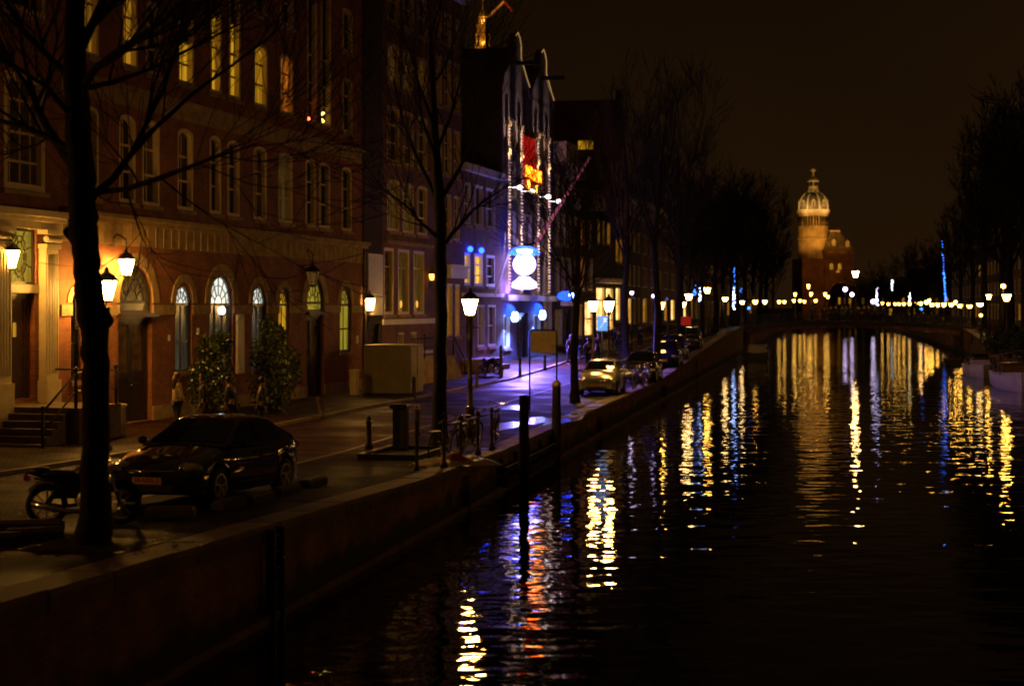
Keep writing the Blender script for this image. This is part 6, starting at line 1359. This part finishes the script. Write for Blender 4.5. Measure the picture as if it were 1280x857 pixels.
for i, (px, Y, hh, lab) in enumerate(((1244,112,1.6,'golden lit shrub on the right bank behind the white motor boat'),(1262,107,2.2,'golden lit shrub above the canopied boat, nearer the right edge'),(1279,103,2.4,'leafy shrub at the right edge above the canopied boat'))):
    bush('quay_shrub', lab, ((px-640)*Y/F, Y, SR(Y)), [((0,0,hh*.45),(.9,.7,hh*.45)),((.4,0,hh*.75),(.5,.5,hh*.3))], 1500, .2, LEAFD, 8, 60+i, extra=.5)
# ------------------------------------------------------------------ boats
HULLW = mat('white_hull', (.74,.66,.52), .4, var=.15, scale=2); HULLD = mat('dark_hull', (.03,.024,.02), .4, var=.2); CANV = mat('boat_canvas', (.30,.20,.11), .8, var=.25, scale=2); BWOOD = mat('boat_wood', (.16,.08,.035), .45, var=.3)
def hull(L, W, H, m):
    mb = MB(); n = 16; rings = []
    for i in range(n+1):
        t = i/n; x = -L/2+L*t; w_ = W/2*(1 if t < .5 else max(.02, 1-((t-.5)/.5)**2.2)); h = H*(1+.28*max(0,t-.4)**1.5); k = -.30+.35*max(0,t-.75)**1.2*4*.3
        rings.append([(x,0,k),(x,w_*.62,k*.6),(x,w_*.93,.12),(x,w_,h),(x,w_*.93,h+.03),(x,w_*.9,h-.02),(x,0,h-.10),(x,-w_*.9,h-.02),(x,-w_*.93,h+.03),(x,-w_,h),(x,-w_*.93,.12),(x,-w_*.62,k*.6)])
    q = len(rings[0])
    for r_ in rings: mb.v += r_
    for i in range(n):
        for j in range(q): j2 = (j+1) % q; mb.f.append([i*q+j,i*q+j2,(i+1)*q+j2,(i+1)*q+j]); mb.m.append(0); mb.s.append(True)
    mb.f.append(list(range(q-1,-1,-1))); mb.m.append(0); mb.s.append(False); return mb
Y = 105; x = (1225-640)*Y/F; bo = empty('motor_boat', (x, Y, 0), A2+math.pi, 'white open motor boat with low rail moored left of the canopied boat', 'boat'); hull(5.4,2.0,.78,HULLW).build('hull', HULLW, bo)
m = MB(); m.tube([(-2.4,-.85,.8),(-2.4,-.85,1.25),(0,-.95,1.3),(1.4,-.75,1.3),(2.4,0,1.35),(1.4,.75,1.3),(0,.95,1.3),(-2.4,.85,1.25),(-2.4,.85,.8)], .025, 6)
for xx, yy in ((-1.2,-.9),(0,-.95),(1.2,-.8),(-1.2,.9),(0,.95),(1.2,.8)): m.tube([(xx,yy,.8),(xx,yy,1.29)], .02, 5)
m.build('rail', CHROME, bo); m = MB(); m.bbox(-.6,.5,-.6,.6,.7,1.18,.08); m.build('console', HULLW, bo); MB().add([(.45,-.55,1.15),(.45,.55,1.15),(.2,.5,1.55),(.2,-.5,1.55)], [(0,1,2,3)]).build('windscreen', GLASS, bo); m = MB(); m.bbox(-1.9,-1.3,-.7,.7,.6,.95,.05); m.build('bench', BWOOD, bo); MB().bbox(-3.0,-2.7,-.2,.2,.1,1.0,.05).build('outboard_motor', BLACK, bo)
Y = 88.5; x = (1269-640)*Y/F; bo = empty('canopied_boat', (x, Y, 0), A2+math.pi, 'pale boat under a sloping canvas canopy at the right edge', 'boat'); hull(6.6,2.3,.95,HULLW).build('hull', HULLW, bo)
m = MB(); m.bbox(-2.6,1.2,-.85,.85,.85,1.5,.1); m.build('cabin', BWOOD, bo); m = MB(); m.add([(-3.2,-1.15,1.75),(2.2,-1.15,2.05),(2.2,0,2.35),(-3.2,0,2.05),(2.2,1.15,2.05),(-3.2,1.15,1.75),(-3.2,-1.15,1.70),(2.2,-1.15,2.0),(2.2,0,2.30),(-3.2,0,2.0),(2.2,1.15,2.0),(-3.2,1.15,1.70)], [(0,1,2,3),(3,2,4,5),(6,9,8,7),(9,11,10,8),(0,6,7,1),(5,4,10,11),(0,3,9,6),(3,5,11,9),(1,7,8,2),(2,8,10,4)]); m.build('canopy', CANV, bo)
for xx in (-3,-.5,2.0):
    for yy in (-1.05,1.05): MB().tube([(xx,yy,.9),(xx,yy,1.75+.3*(xx+3.2)/5.4)], .025, 5).build('canopy_post', BLACK, bo)
for xx in (-1.8,-.5): MB().box(xx-.35,xx+.35,-.87,-.851,1.05,1.38).build('window', GLASS, bo)
Y = 128; x = (1180-640)*Y/F; bo = empty('rowing_boat', ((1183-640)*Y/F+.4, Y, 0), A2, 'dark low rowing boat lying in the shadow by the right bank before the bridge', 'boat'); hull(4.6,1.5,.5,HULLD).build('hull', HULLD, bo); MB().box(-.9,-.6,-.6,.6,.40,.44).box(.4,.7,-.6,.6,.42,.46).build('bench', BWOOD, bo)
Y = 140; bo = empty('canal_boat', (edge(Y)+2.2, Y, 0), A2, 'low dark boat with pale stripe moored at the left end of the bridge', 'boat'); hull(7,2.2,.7,HULLD).build('hull', HULLD, bo); MB().bbox(-2.5,1.2,-.8,.8,.6,1.3,.1).build('cabin', HULLW, bo)
for xx in (-1.8,-.6,.5): MB().box(xx-.35,xx+.35,-.82,-.801,.9,1.15).build('window', GLASS, bo)
